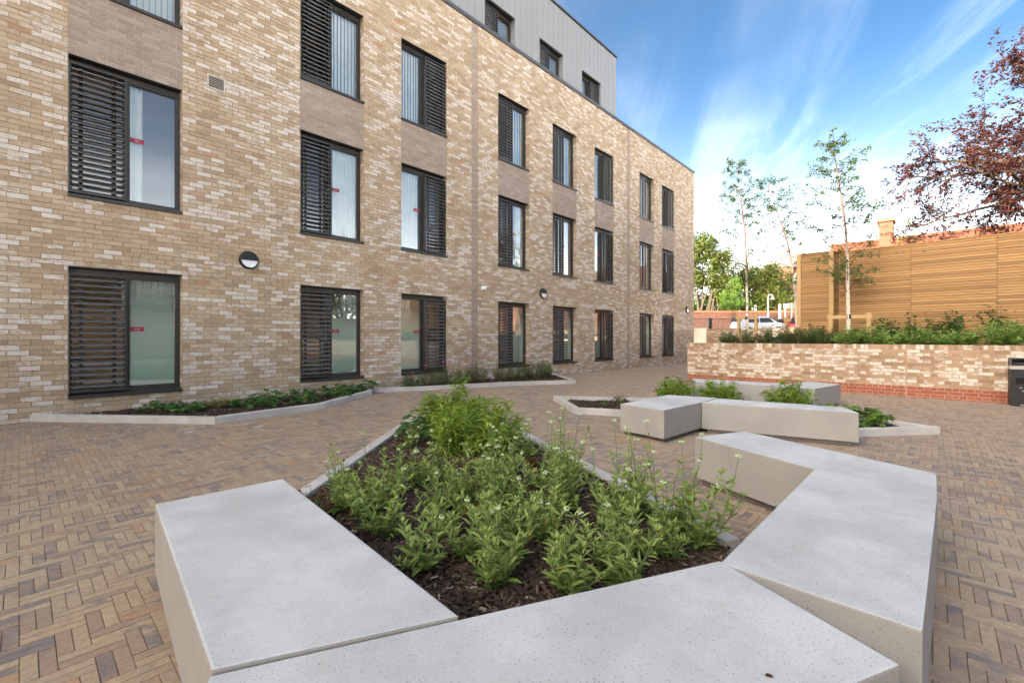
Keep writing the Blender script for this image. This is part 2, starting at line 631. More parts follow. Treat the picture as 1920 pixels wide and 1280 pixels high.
def concrete_mat(name, col, speck, spots, sides=None):
    m, nt, b = new_mat(name)
    t = NT(nt)
    p = t.pos()
    big = t.noise(p, 2.2, 6, 0.62)
    c = t.mix(t.rng(big, 0.3, 0.7), tuple(q * 0.80 for q in col), tuple(min(1, q * 1.06) for q in col))
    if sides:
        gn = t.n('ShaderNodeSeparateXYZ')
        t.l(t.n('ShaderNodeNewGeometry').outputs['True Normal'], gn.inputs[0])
        # shade painted in: side faces take a darker, browner colour than tops
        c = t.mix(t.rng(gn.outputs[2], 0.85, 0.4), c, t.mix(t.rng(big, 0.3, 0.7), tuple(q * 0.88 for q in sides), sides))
    stain = t.noise(t.scaled(p, (1.3, 1.3, 0.5)), 3.1, 5, 0.7)
    c = t.mix(t.rng(stain, 0.54, 0.76, 0, 0.42), c, tuple(q * s_ for q, s_ in zip(col, (0.70, 0.62, 0.52))))
    sp = t.noise(p, 150, 2, 0.5)
    c = t.mix(t.rng(sp, 0.62, 0.70, 0, speck), c, (0.09, 0.075, 0.06))
    vo = t.n('ShaderNodeTexVoronoi', feature='F1')
    vo.inputs['Scale'].default_value = 105
    t.l(p, vo.inputs['Vector'])
    pc = t.n('ShaderNodeSeparateColor')
    t.l(vo.outputs['Color'], pc.inputs[0])
    hole = t.math('MULTIPLY', t.rng(vo.outputs['Distance'], 0.24, 0.14), t.rng(pc.outputs[0], 0.70, 0.74))
    patch = t.rng(t.noise(p, 3.4, 3, 0.6), 0.42, 0.64, 0.12, 1)
    hole = t.math('MULTIPLY', hole, patch)
    c = t.mix(t.math('MULTIPLY', hole, spots), c, (0.06, 0.05, 0.04))
    t.l(c, b.inputs['Base Color'])
    b.inputs['Roughness'].default_value = 0.82
    b.inputs['Specular IOR Level'].default_value = 0.3
    t.bump(b, t.math('SUBTRACT', t.noise(p, 240, 3), t.math('MULTIPLY', hole, 2.0)), 0.35, 0.0025)
    return m


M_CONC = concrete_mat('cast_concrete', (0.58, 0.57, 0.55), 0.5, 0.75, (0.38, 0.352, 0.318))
M_KERB = concrete_mat('granite_kerb', (0.56, 0.52, 0.48), 0.6, 0.35)
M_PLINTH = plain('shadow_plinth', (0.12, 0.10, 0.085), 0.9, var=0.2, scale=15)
M_SOIL = plain('dark_soil', (0.040, 0.027, 0.019), 0.95, var=0.4, scale=30, bump=0.8, spec=0.1)


def chip_mat():
    m, nt, b = new_mat('bark_chip')
    t = NT(nt)
    r, w, k = t.tint()
    col = t.ramp(r, [(0, (0.026, 0.015, 0.010)), (0.5, (0.075, 0.043, 0.027)), (0.82, (0.155, 0.095, 0.06)), (0.95, (0.28, 0.19, 0.125)), (1, (0.46, 0.36, 0.27))])
    t.l(col, b.inputs['Base Color'])
    b.inputs['Roughness'].default_value = 0.75
    return m


M_CHIP = chip_mat()


def wood_mat(name, lo, hi, along='Y'):
    m, nt, b = new_mat(name)
    t = NT(nt)
    r, w, k = t.tint()
    off = t.math('MULTIPLY', k, 60.0)
    sc = {'Y': (22, 1.5, 22), 'Z': (22, 22, 1.5)}[along]
    vec = t.scaled(t.pos(), sc, off)
    gr = t.noise(vec, 1.0, 5, 0.6)
    col = t.mix(gr, lo, hi)
    col = t.mix(t.math('MULTIPLY', r, 0.65), col, tuple(c * 0.55 for c in lo))
    kv = t.n('ShaderNodeTexVoronoi', feature='F1')
    kv.inputs['Scale'].default_value = 1.0
    t.l(t.scaled(t.pos(), (3, 2.6, 12), off), kv.inputs['Vector'])
    kc = t.n('ShaderNodeSeparateColor')
    t.l(kv.outputs['Color'], kc.inputs[0])
    knot = t.math('MULTIPLY', t.rng(kv.outputs['Distance'], 0.15, 0.06), t.rng(kc.outputs[0], 0.55, 0.6))
    col = t.mix(t.math('MULTIPLY', knot, 0.9), col, (0.055, 0.025, 0.012))
    t.l(col, b.inputs['Base Color'])
    b.inputs['Roughness'].default_value = 0.75
    t.bump(b, gr, 0.25, 0.003)
    return m


M_FENCE = wood_mat('larch_board', (0.315, 0.16, 0.056), (0.47, 0.265, 0.10))
M_OLDFENCE = wood_mat('weathered_board', (0.20, 0.12, 0.055), (0.30, 0.19, 0.09))
M_POST = wood_mat('timber_post', (0.40, 0.235, 0.095), (0.52, 0.33, 0.15), 'Z')
M_FENCEBACK = plain('shadow_board', (0.10, 0.05, 0.018), 0.9, var=0.2)
M_CLAD = plain('grey_cladding', (0.255, 0.26, 0.265), 0.5, 0.0, 0.03, 2.5)
M_GRASS = plain('rough_ground', (0.10, 0.11, 0.05), 0.95, var=0.35, scale=0.7)
M_ASPHALT = plain('asphalt', (0.075, 0.072, 0.07), 0.9, var=0.2, scale=3)


# ------------------------------------------------------------------ the ground
WX = 13.5                           # front plane of the garden wall
WALL_END = 5.36
LOW = g


def ground():
    b = MB()
    def q(x0, x1, y0, y1, dz=-0.004):
        b.add([(x0, y0, g(x0, y0) + dz), (x1, y0, g(x1, y0) + dz), (x1, y1, g(x1, y1) + dz), (x0, y1, g(x0, y1) + dz)], [(0, 1, 2, 3)])
    q(-40.5, 13.75, -16, D + 0.3)
    q(13.75, 26.2, WALL_END - 0.2, D + 0.3)
    o = b.build('ground_bed', M_SAND, loc=(0, 0, 0), kind='structure')
    # the land around: one sheet to the horizon, with the courtyard let into it
    b = MB()
    z = 1.55
    def s(x0, x1, y0, y1, z0=z, z1=z):
        b.add([(x0, y0, z0), (x1, y0, z1), (x1, y1, z1), (x0, y1, z0)], [(0, 1, 2, 3)])
    s(26.2, 900, -900, 900)
    s(-900, 26.2, -900, -15.9)
    s(13.82, 26.2, -15.9, -8.9, 1.0, 1.5)
    s(-900, 26.2, 30, 900)
    s(-900, -40.5, -16, 30)
    b.add([(26.2, 5, -0.4), (26.2, 30, -0.4), (26.2, 30, z), (26.2, 5, z)], [(0, 1, 2, 3)])
    b.build('ground', M_GRASS, loc=(0, 0, 0), kind='structure')
    b = MB()
    b.add([(27.5, -8, z + 0.01), (60, -8, z + 0.01), (60, 24, z + 0.01), (27.5, 24, z + 0.01)], [(0, 1, 2, 3)])
    b.build('car_park_surface', M_ASPHALT, loc=(40, 8, z + 0.01), kind='structure')


ground()

PL1 = [(0.95, 2.75), (1.02, 3.17), (4.02, 5.70), (4.81, 4.84), (2.84, 0.82), (1.82, 0.60), (0.9, 1.05)]
PL2 = [(7.32, 5.63), (6.27, 4.38), (6.85, 3.2), (7.40, 0.71), (8.41, -0.08), (8.75, 0.56), (9.35, 1.75), (9.25, 3.05)]
HB = 0.405
# bench blocks: top outlines (x, y)
BEN = {
    'A': [(0.465, 2.89), (0.33, 1.345), (0.905, 1.055), (1.07, 2.855)],
    'B': [(0.06, 0.80), (1.555, 0.06), (1.813, 0.595), (0.325, 1.335)],
    'C': [(1.80, 0.02), (3.34, -0.02), (3.55, 0.567), (1.818, 0.597)],
    'D': [(3.347, -0.02), (3.97, -0.02), (4.56, 1.28), (4.0, 1.525), (3.557, 0.567)],
    'E': [(5.26, 2.37), (6.235, 2.295), (6.86, 2.28), (6.72, 2.96), (5.37, 3.02)],
    'F': [(6.243, 2.287), (6.66, 0.63), (7.10, 0.82), (6.868, 2.273)],
    'G': [(9.50, 2.20), (10.11, 2.10), (9.96, 3.87), (9.26, 3.50)],
    'H': [(9.50, 1.52), (10.73, 1.30), (11.0, 1.89), (10.12, 2.095), (9.505, 2.193)],
}


def paving():
    U = 0.05
    sx0, sx1, sy0, sy1 = -4.0, 26.0, -7.0, D
    cells = []
    for i in range(-220, 420):
        for j in range(-80, 120):
            ox = (2 * i + 8 * j) * U
            oy = 2 * i * U
            if ox < sx0 - 0.4 or ox > sx1 or oy < sy0 - 0.4 or oy > sy1:
                continue
            cells.append((ox, oy))
    c = np.array(cells)
    rects = []
    for (a, b_, w, h) in ((0, 0, 1, 4), (1, 0, 1, 4), (2, 0, 4, 1), (2, 1, 4, 1)):
        r = np.empty((len(c), 4))
        r[:, 0] = c[:, 0] + a * U
        r[:, 1] = c[:, 1] + b_ * U
        r[:, 2] = r[:, 0] + w * U
        r[:, 3] = r[:, 1] + h * U
        rects.append(r)
    R = np.concatenate(rects)
    cx, cy = (R[:, 0] + R[:, 2]) / 2, (R[:, 1] + R[:, 3]) / 2
    Yd, u, v = seen(cx, cy, g(cx, cy))
    keep = (R[:, 3] < D - 0.005) & ((R[:, 2] < WX + 0.02) | (cy > WALL_END + 0.02)) & (Yd > 0.35) & (u > -420) & (u < 2340) & (v < 1750)
    keep &= ~poly_in([(1.6, 3.4), (4.0, 5.4), (4.6, 4.85), (2.6, 1.0), (1.9, 0.75), (1.1, 1.2), (1.1, 2.7)], cx, cy)
    keep &= ~poly_in([(7.35, 5.4), (6.45, 4.4), (7.5, 0.85), (8.4, 0.1), (9.2, 1.8), (9.1, 2.9)], cx, cy)
    R, cx, cy, Yd, u, v = R[keep], cx[keep], cy[keep], Yd[keep], u[keep], v[keep]
    rng = np.random.default_rng(11)
    n = len(R)
    gap = 0.0006
    ch = 0.0018
    x0, y0, x1, y1 = R[:, 0] + gap, R[:, 1] + gap, R[:, 2] - gap, R[:, 3] - gap
    # colour runs in loose drifts across the yard, as mixed packs do
    drift = 0.5 + 0.28 * np.sin(cx * 1.9 + 0.8 * np.sin(cy * 1.3)) * np.cos(cy * 1.6 + 0.5 * cx) + 0.18 * np.sin(cx * 5.1 - cy * 3.7)
    tint = np.stack([np.clip(rng.beta(2.2, 2.0, n) * 0.75 + 0.25 * rng.random(n), 0, 1), np.clip(0.62 * rng.random(n) + 0.45 * drift - 0.10, 0, 1), rng.random(n)], 1)
    tint[rng.random(n) < 0.03, 0] = 1.0
    tint[:, 0] = np.clip(0.5 + (tint[:, 0] - 0.5) * 1.25 + 0.12 * np.sin(cx * 0.9 + 2.0) * np.sin(cy * 1.1), 0, 1)
    dz = rng.normal(0, 0.0008, n)
    hid = np.zeros(n, bool)
    for P in BEN.values():
        hid |= poly_in(P, cx, cy)
    inside = (u > 10) & (u < 1910) & (v < 1270) & ~hid & ~((cx > 0.4) & (cx < 4.0) & (cy < 1.6) & (cy > -0.1)) & ~poly_in(PL1, cx, cy)
    order = np.argsort(np.where(inside, Yd, 1e9))[:300]
    single = np.zeros(n, bool)
    single[order] = True
    TM = [(4, 5, 6, 7), (0, 1, 5, 4), (1, 2, 6, 5), (2, 3, 7, 6), (3, 0, 4, 7)]

    def verts(x0, y0, x1, y1, dz, zf):
        V = np.empty((len(x0), 8, 3))
        for k, (a, b_) in enumerate(((x0, y0), (x1, y0), (x1, y1), (x0, y1))):
            V[:, k, 0], V[:, k, 1] = a, b_
            V[:, k, 2] = zf(a, b_) + dz - 0.005
        for k, (a, b_) in enumerate(((x0 + ch, y0 + ch), (x1 - ch, y0 + ch), (x1 - ch, y1 - ch), (x0 + ch, y1 - ch))):
            V[:, 4 + k, 0], V[:, 4 + k, 1] = a, b_
            V[:, 4 + k, 2] = zf(a, b_) + dz
        return V
    pav = thing_structure = bpy.data.objects.new('paving', None)
    COL.objects.link(pav)
    pav['kind'] = 'structure'
    ORIG[pav.name] = (0, 0, 0)
    b = MB()
    ns = ~single
    b.many(verts(x0[ns], y0[ns], x1[ns], y1[ns], dz[ns], g), TM, tint[ns])
    b.build('paver_field', M_PAVER, pav, kind='stuff')
    # the nearest ones as single pieces, sharing a few meshes
    meshes = []
    for k in range(24):
        b = MB()
        tt = np.array([[np.clip(rng.beta(2.2, 2.0) * 0.8 + 0.2 * rng.random(), 0, 1), np.clip(rng.random() * 1.0, 0, 1) * 0.9, rng.random()]])
        b.many(verts(np.array([-0.1 + gap]), np.array([-0.025 + gap]), np.array([0.1 - gap]), np.array([0.025 - gap]), np.zeros(1), lambda x, y: 0 * x), TM, tt)
        meshes.append(b.mesh('paver', M_PAVER))
    for q in order:
        o = link('paver', meshes[int(rng.integers(24))], pav, (cx[q], cy[q], float(g(cx[q], cy[q]) + dz[q])))
        up = (R[q, 3] - R[q, 1]) > (R[q, 2] - R[q, 0])
        o.rotation_euler = (0.003, 0.0065, rad(90) if up else 0.0)
        if up:
            o.rotation_euler = (0.0065, -0.003, rad(90))


paving()

# ------------------------------------------------------------------ apartment building
WIN_X = [(0.50, 1.93), (3.95, 5.38), (6.39, 7.82), (9.80, 11.23), (12.48, 13.91), (15.14, 16.57), (18.82, 20.25), (21.11, 22.54)]
LOUVRE_LEFT = [True, True, False, True, True, False, True, False]
ROWS = [(0.31, 2.335), (3.385, 5.56), (6.61, 8.635)]
PARAPET = 10.285
STRIPS = [(8.72, 8.96), (17.70, 17.94)]
X_END = 25.14
REV = 0.235


def apartment():
    root = thing('apartment_building', 'long four storey buff brick apartment block with tall dark louvred windows', 'building', (11, D, 0))
    rng = np.random.default_rng(5)
    holes = [(x0, x1, z0, z1) for (x0, x1) in WIN_X for (z0, z1) in ROWS]
    spand = [(x0, x1, ROWS[1][1], ROWS[2][0]) for (x0, x1) in WIN_X]
    # mortar sheet with openings and their reveals
    b = MB()
    cuts = holes + spand + [(a, c, -0.4, PARAPET) for a, c in STRIPS]
    xs = sorted({-16.0, X_END} | {v for h in cuts for v in h[:2]})
    zs = sorted({-0.4, PARAPET} | {v for h in cuts for v in h[2:]})
    for i in range(len(xs) - 1):
        for j in range(len(zs) - 1):
            cx, cz = (xs[i] + xs[i + 1]) / 2, (zs[j] + zs[j + 1]) / 2
            if any(h[0] < cx < h[1] and h[2] < cz < h[3] for h in cuts):
                continue
            y = D + 0.007
            b.add([(xs[i], y, zs[j]), (xs[i + 1], y, zs[j]), (xs[i + 1], y, zs[j + 1]), (xs[i], y, zs[j + 1])], [(0, 1, 2, 3)])
    for x0, x1, z0, z1 in holes:
        a, c = D + 0.007, D + REV
        b.add([(x0, a, z0), (x0, c, z0), (x0, c, z1), (x0, a, z1)], [(0, 1, 2, 3)])
        b.add([(x1, a, z0), (x1, c, z0), (x1, c, z1), (x1, a, z1)], [(3, 2, 1, 0)])
        b.add([(x0, a, z0), (x1, a, z0), (x1, c, z0), (x0, c, z0)], [(0, 1, 2, 3)])
        b.add([(x0, a, z1), (x1, a, z1), (x1, c, z1), (x0, c, z1)], [(3, 2, 1, 0)])
    # the other sides and the flat roof
    b.box(X_END - 0.02, X_END, D + 0.012, 24, -0.4, PARAPET - 0.02)
    b.box(-16.05, -16.0, D + 0.012, 24, -0.4, PARAPET - 0.02)
    b.box(-16, X_END, 23.9, 24, -0.4, PARAPET - 0.02)
    b.box(-16, X_END - 0.03, D + 0.35, 23.9, PARAPET - 0.35, PARAPET - 0.3)
    wall = b.build('wall', M_MORTAR, root)
    # bricks
    C, ZO = 0.075, 0.01
    rects = []
    k0, k1 = -3, 137
    for k in range(k0, k1):
        z0 = ZO + k * C
        cut = [(h[0], h[1]) for h in holes + spand if h[2] < z0 + C / 2 < h[3]] + STRIPS
        solid, cur = [], -3.5
        for a, c in sorted(cut):
            solid.append((cur, a))
            cur = c
        solid.append((cur, X_END))
        off = (k % 2) * 0.1125 + 0.012 * math.sin(k * 2.3)
        for a, c in solid:
            i = math.floor((a - off) / 0.225)
            while True:
                l, r = max(a, off + i * 0.225), min(c, off + (i + 1) * 0.225)
                if l >= c - 1e-6:
                    break
                if r - l > 0.035:
                    rects.append((l, r, z0))
                i += 1
    R = np.array(rects)
    cx, cz = (R[:, 0] + R[:, 1]) / 2, R[:, 2] + C / 2
    n = len(R)
    # whitish bricks come in drifts: many at the height of the windows, few in plain bands between
    band = 0.62 - 0.42 * np.exp(-((cz - 2.85) / 0.33) ** 2) - 0.22 * np.exp(-((cz - 4.6) / 0.5) ** 2) - 0.18 * np.exp(-((cz - 8.9) / 1.3) ** 2) - 0.2 * np.exp(-((cz - 0.2) / 0.15) ** 2)
    band += 0.10 * np.sin(cx * 1.7 + cz * 2.1) * np.cos(cz * 3.3 - cx * 0.6)
    wh = np.where(rng.random(n) < band * 0.85, rng.uniform(0.45, 1.0, n), rng.uniform(0.0, 0.45, n))
    hue = np.clip(rng.beta(2.2, 2.2, n) * 0.9, 0, 0.95)
    hue[rng.random(n) < 0.012] = 1.0
    tint = np.stack([hue, wh, rng.random(n)], 1)
    J = 0.0052
    TM = [(0, 1, 2, 3), (4, 5, 1, 0), (5, 6, 2, 1), (6, 7, 3, 2), (7, 4, 0, 3)]

    def verts(x0, x1, z0, z1, pr, jit):
        m = len(x0)
        V = np.empty((m, 8, 3))
        for q, (a, c) in enumerate(((x0, z0), (x1, z0), (x1, z1), (x0, z1))):
            V[:, q, 0], V[:, q, 2] = a, c
            V[:, 4 + q, 0], V[:, 4 + q, 2] = a, c
            V[:, q, 1] = -pr + jit[:, q, 2]
            V[:, 4 + q, 1] = 0.012
        V[:, :4, 0] += jit[:, :, 0]
        V[:, :4, 2] += jit[:, :, 1]
        return V
    full = (R[:, 1] - R[:, 0]) > 0.224
    Yd, u, v = seen(cx, np.full(n, D), cz)
    inside = full & (u > 20) & (u < 1900) & (v > 8) & (v < 1270)
    order = np.argsort(np.where(inside, Yd, 1e9))[:300]
    single = np.zeros(n, bool)
    single[order] = True
    ns = ~single
    m = int(ns.sum())
    V = verts(R[ns, 0] + J, R[ns, 1] - J, R[ns, 2] + J, R[ns, 2] + C - J, rng.uniform(-0.002, 0.003, m), rng.normal(0, 0.0011, (m, 4, 3)))
    V[:, :, 1] += D
    b = MB()
    b.many(V, TM, tint[ns])
    # brick ends showing in the reveals
    for x0, x1, z0, z1 in holes:
        kk = int(round((z0 - ZO) / C)) + 1
        k2 = int(round((z1 - ZO) / C))
        for k in range(kk, k2):
            za, zb = ZO + k * C + J, ZO + (k + 1) * C - J
            for xa, sgn in ((x0, 1), (x1, -1)):
                segs = [(D, D + 0.105), (D + 0.115, D + REV)] if k % 2 else [(D, D + REV)]
                for ya, yb in segs:
                    w_ = rng.uniform(0.55, 1) if rng.random() < 0.25 else rng.uniform(0, 0.4)
                    p_ = rng.uniform(0.003, 0.006)
                    b.box(min(xa, xa + sgn * p_), max(xa, xa + sgn * p_), ya + 0.001, yb, za, zb, (rng.beta(2, 2) * 0.85, w_, rng.random()))
    b.build('brick_field', M_BRICK, wall, kind='stuff')
    meshes = []
    for q in range(30):
        b = MB()
        V = verts(np.array([-0.1125 + J]), np.array([0.1125 - J]), np.array([J]), np.array([C - J]), rng.uniform(-0.002, 0.003, 1), rng.normal(0, 0.0013, (1, 4, 3)))
        w_ = 0.55 + 0.45 * rng.random() if q < 13 else 0.42 * rng.random()
        b.many(V, TM, np.array([[np.clip(rng.beta(2.2, 2.2) * 0.9, 0, 0.95) if q != 29 else 1.0, w_, rng.random()]]))
        meshes.append(b.mesh('brick', M_BRICK))
    for q in order:
        pick = int(rng.integers(0, 13)) if wh[q] > 0.5 else int(rng.integers(13, 29)) if rng.random() > 0.012 else 29
        o = link('brick', meshes[pick], wall, (0, 0, 0))
        o.location = np.array([cx[q], D, R[q, 2]]) - np.array(ORIG[wall.name])

    # mauve-grey brick panels between the first and second floor windows
    def panel(name, x0, x1, z0, z1, singles=False, rec=0.014, bl=0.225):
        b = MB()
        y = D + rec
        b.add([(x0 - 0.04, y, z0), (x1 + 0.04, y, z0), (x1 + 0.04, y, z1), (x0 - 0.04, y, z1)], [(0, 1, 2, 3)])
        p = b.build(name, M_GREYMORTAR, root)
        k = 0
        z = z0
        bb = MB()
        while z < z1 - 0.02:
            zt = min(z + C, z1)
            off = x0 - (0.0 if k % 2 else bl / 2)
            i = 0
            while off + i * bl < x1:
                l, r = max(x0, off + i * bl), min(x1, off + (i + 1) * bl)
                i += 1
                if r - l < 0.03:
                    continue
                tt = (rng.beta(2, 2), rng.random() * 0.8, rng.random())
                tb = MB() if singles else bb
                VV = verts(np.array([l + J]), np.array([r - J]), np.array([z + J]), np.array([zt - J * (zt < z1)]), rng.uniform(0.003, 0.006, 1), rng.normal(0, 0.0008, (1, 4, 3)))
                VV[:, :, 1] += y
                tb.many(VV, TM, np.array([tt]))
                if singles:
                    tb.build('spandrel_brick', M_GREYBRICK, p)
            z += C
            k += 1
        if not singles:
            bb.build('spandrel_bricks', M_GREYBRICK, p, kind='stuff')
    for i, (x0, x1, z0, z1) in enumerate(spand):
        panel('spandrel', x0, x1, z0, z1, singles=(i == 0))
    for x0, x1 in STRIPS:
        panel('movement_joint', x0, x1, -0.4, PARAPET, rec=0.016, bl=0.24)

    # windows
    cache = {}
    W = 1.43

    def win_meshes(H, left, row):
        key = (row, left)
        if key in cache:
            return cache[key]
        half = W * 0.485
        lx0, lx1 = (0, half) if left else (W - half, W)
        gx0, gx1 = (half, W) if left else (0, W - half)
        d = {}
        S = 0.055

        def ring(b, x0, x1, z0, z1, y0, y1, wl, wr, wb, wt):
            b.box(x0, x0 + wl, y0, y1, z0, z1)
            b.box(x1 - wr, x1, y0, y1, z0, z1)
            b.box(x0 + wl, x1 - wr, y0, y1, z0, z0 + wb)
            b.box(x0 + wl, x1 - wr, y0, y1, z1 - wt, z1)
        b = MB()
        ring(b, 0.004, W - 0.004, S, H - 0.004, 0.15, 0.22, 0.05, 0.05, 0.05, 0.105)
        mx = half if left else W - half
        b.box(mx - 0.03, mx + 0.03, 0.147, 0.221, S + 0.05, H - 0.105)
        ring(b, gx0 + (0.03 if left else 0.05), gx1 - (0.05 if left else 0.03), S + 0.05, H - 0.105, 0.17, 0.215, 0.022, 0.022, 0.03, 0.022)
        # trickle vent
        gc = (gx0 + gx1) / 2
        b.box(gc - 0.17, gc + 0.17, 0.13, 0.15, H - 0.075, H - 0.045)
        # flashing under the head
        b.box(0.003, W - 0.003, 0.0, 0.15, H - 0.012, H - 0.003)
        d['window'] = b.mesh('window', M_FRAME)
        b = MB()
        b.add([(-0.0, -0.035, 0.0), (W, -0.035, 0.0), (W, 0.225, 0.0), (0, 0.225, 0.0), (0, -0.035, S - 0.008), (W, -0.035, S - 0.008), (W, 0.225, S + 0.012), (0, 0.225, S + 0.012)],
              [(0, 3, 2, 1), (4, 5, 6, 7), (0, 1, 5, 4), (1, 2, 6, 5), (2, 3, 7, 6), (3, 0, 4, 7)])
        d['sill'] = b.mesh('sill', M_FRAME)
        b = MB()
        b.add([(0.05, 0.193, S + 0.05), (W - 0.05, 0.193, S + 0.05), (W - 0.05, 0.193, H - 0.1), (0.05, 0.193, H - 0.1)], [(0, 1, 2, 3)])
        d['pane'] = b.mesh('pane', M_GLASS)
        # louvre screen in front of the opening light
        b = MB()
        z0, z1 = S + 0.03, H - 0.10
        ring(b, lx0 + 0.006, lx1 - 0.004, z0, z1, 0.03, 0.10, 0.026, 0.026, 0.045, 0.03)
        for xx in (lx0 + 0.15, lx1 - 0.15):
            b.box(xx - 0.022, xx + 0.022, 0.100, 0.110, z0 + 0.045, z1 - 0.03)
        d['louvre_frame'] = b.mesh('louvre_frame', M_FRAME)
        nsl = int(round((z1 - z0 - 0.09) / 0.0905))
        pit = (z1 - z0 - 0.09) / nsl
        d['slats'] = [z0 + 0.052 + (q + 0.5) * pit for q in range(nsl)]
        b = MB()
        x0, x1 = lx0 + 0.033, lx1 - 0.031
        prof = [(0.012, -0.016), (0.014, -0.026), (0.092, 0.010), (0.090, 0.018)]
        vv = [(x, p[0], p[1]) for x in (x0, x1) for p in prof]
        b.add(vv, [(0, 1, 5, 4), (1, 2, 6, 5), (2, 3, 7, 6), (3, 0, 4, 7), (3, 2, 1, 0), (4, 5, 6, 7)])
        d['slat'] = b.mesh('slat', M_SLAT)
        b2 = MB()
        for zz in d['slats']:
            w_ = [(x, y, z + zz) for x, y, z in vv]
            b2.add(w_, [(0, 1, 5, 4), (1, 2, 6, 5), (2, 3, 7, 6), (3, 0, 4, 7), (3, 2, 1, 0), (4, 5, 6, 7)])
        d['louvre'] = b2.mesh('louvre', M_SLAT)
        # room behind
        b = MB()
        b.box(-0.42, W + 0.42, REV + 0.001, 3.2, -0.1, H + 0.25)
        me = b.mesh('room_shell', M_ROOM)
        bm = bmesh.new()
        bm.from_mesh(me)
        bm.faces.ensure_lookup_table()
        bmesh.ops.delete(bm, geom=[f for f in bm.faces if abs(f.normal.y) > 0.9 and f.calc_center_median().y < 1], context='FACES')
        bm.to_mesh(me)
        bm.free()
        d['room'] = me
        if row == 0:
            b = MB()
            b.add([(gx0 + 0.03, 0.201, S + 0.05), (gx1 - 0.03, 0.201, S + 0.05), (gx1 - 0.03, 0.201, H - 0.12), (gx0 + 0.03, 0.201, H - 0.12)], [(0, 1, 2, 3)])
            d['film'] = b.mesh('frosted_film', M_FILM)
        # sticker beside the mullion
        if row < 2:
            sx = gx0 + 0.055 if left else gx1 - 0.055 - 0.185
            zz = S + (H - S) * 0.50
            b = MB()
            b.box(sx, sx + 0.185, 0.185, 0.1875, zz, zz + 0.072)
            d['sticker'] = b.mesh('sticker', M_RED)
            cu = bpy.data.curves.new('word', 'FONT')
            cu.body = 'meet.'
            cu.size = 0.036
            cu.align_x = 'CENTER'
            cu.align_y = 'CENTER'
            cu.extrude = 0.0004
            to = bpy.data.objects.new('word', cu)
            COL.objects.link(to)
            dg = bpy.context.evaluated_depsgraph_get()
            me = bpy.data.meshes.new_from_object(to.evaluated_get(dg))
            bpy.data.objects.remove(to)
            me.materials.clear()
            me.materials.append(M_WHITE)
            for vx in me.vertices:
                x, y, z = vx.co
                vx.co = (sx + 0.0925 + x, 0.1842 - z, zz + 0.036 + y)
            d['word'] = me
        cache[key] = d
        return d

    def curtain(x0, x1, z0, z1, nf, seed):
        r2 = np.random.default_rng(seed)
        n_ = max(8, int((x1 - x0) / 0.012))
        xx = np.linspace(x0, x1, n_)
        ph = np.cumsum(r2.uniform(0.7, 1.3, n_)) * nf * 2 * np.pi / n_
        yy = 0.275 + 0.03 * np.sin(ph)
        yt = 0.275 + 0.022 * np.sin(ph)
        b = MB()
        V = [(x, y, z0) for x, y in zip(xx, yy)] + [(x, y, z1) for x, y in zip(xx, yt)]
        b.add(V, [(i, i + 1, n_ + i + 1, n_ + i) for i in range(n_ - 1)])
        return b.mesh('curtain', M_CURTAIN, True)
    bs = MB()
    bs.box(-0.04, 0.04, -0.0015, 0.0015, 0, 1.0)
    blind_me = bs.mesh('blind_slat', M_BLIND)
    for row, (z0, z1) in enumerate(ROWS):
        H = z1 - z0
        for ci, (x0, x1) in enumerate(WIN_X):
            left = LOUVRE_LEFT[ci]
            d = win_meshes(H, left, row)
            loc = np.array([x0, D, z0]) - np.array(ORIG[root.name])
            w = link('window', d['window'], root, loc)
            link('sill', d['sill'], w)
            link('pane', d['pane'], w)
            link('louvre_frame', d['louvre_frame'], w)
            link('room_shell', d['room'], w)
            if ci < 5:
                for zz in d['slats']:
                    link('slat', d['slat'], w, (0, 0, zz))
            else:
                link('louvre_slats', d['louvre'], w, kind='stuff')
            if 'film' in d:
                link('frosted_film', d['film'], w)
            if 'sticker' in d and not (row == 1 and ci > 5):
                link('sticker', d['sticker'], w)
                link('lettering', d['word'], w)
            half = W * 0.485
            ga, gb = (half, W - 0.05) if left else (0.05, W - half)
            if row == 2:
                nb = 9
                for q in range(nb):
                    o = link('blind_slat', blind_me, w, (ga + 0.03 + (gb - ga - 0.02) * q / (nb - 1), 0.27, 0.10))
                    o.rotation_euler = (0, 0, rad(20 + 5 * math.sin(q * 3 + ci)))
                    o.scale = (1, 1, H - 0.2)
            else:
                cov = {(0, 0): (0.0, 1.0), (0, 1): (0.48, 1.0), (0, 2): (0.0, 0.55), (1, 0): (0.0, 0.34), (1, 1): (0.0, 1.0), (1, 2): (0.0, 0.9), (1, 3): (0.55, 1.0)}.get((row, ci), (0.0, 0.8))
                a_, c_ = ga + (gb - ga) * cov[0], ga + (gb - ga) * cov[1]
                me = curtain(a_, c_, 0.07, H - 0.09, max(3, int((c_ - a_) / 0.085)), 20 + row * 10 + ci)
                link('curtain', me, w)
    # coping along the parapet
    b = MB()
    b.box(-16, X_END + 0.03, D - 0.035, D + 0.36, PARAPET + 0.001, PARAPET + 0.05)
    b.box(-16, X_END + 0.03, D - 0.035, D - 0.03, PARAPET - 0.06, PARAPET)
    b.build('coping', M_CAP, root)

    # set-back top storey in vertical metal panels
    TY, TE, TT = D + 0.60, 17.8, 13.52
    tops = [(9.82, 11.22), (12.50, 13.90), (15.16, 16.56)]
    wz0, wz1 = 10.05, 11.86
    b = MB()
    b.box(-16, TE - 0.02, TY + 0.30, 22, PARAPET - 0.4, TT - 0.03)
    tw = b.build('top_storey', M_CLAD, root)
    px = TE
    pw = 0.30
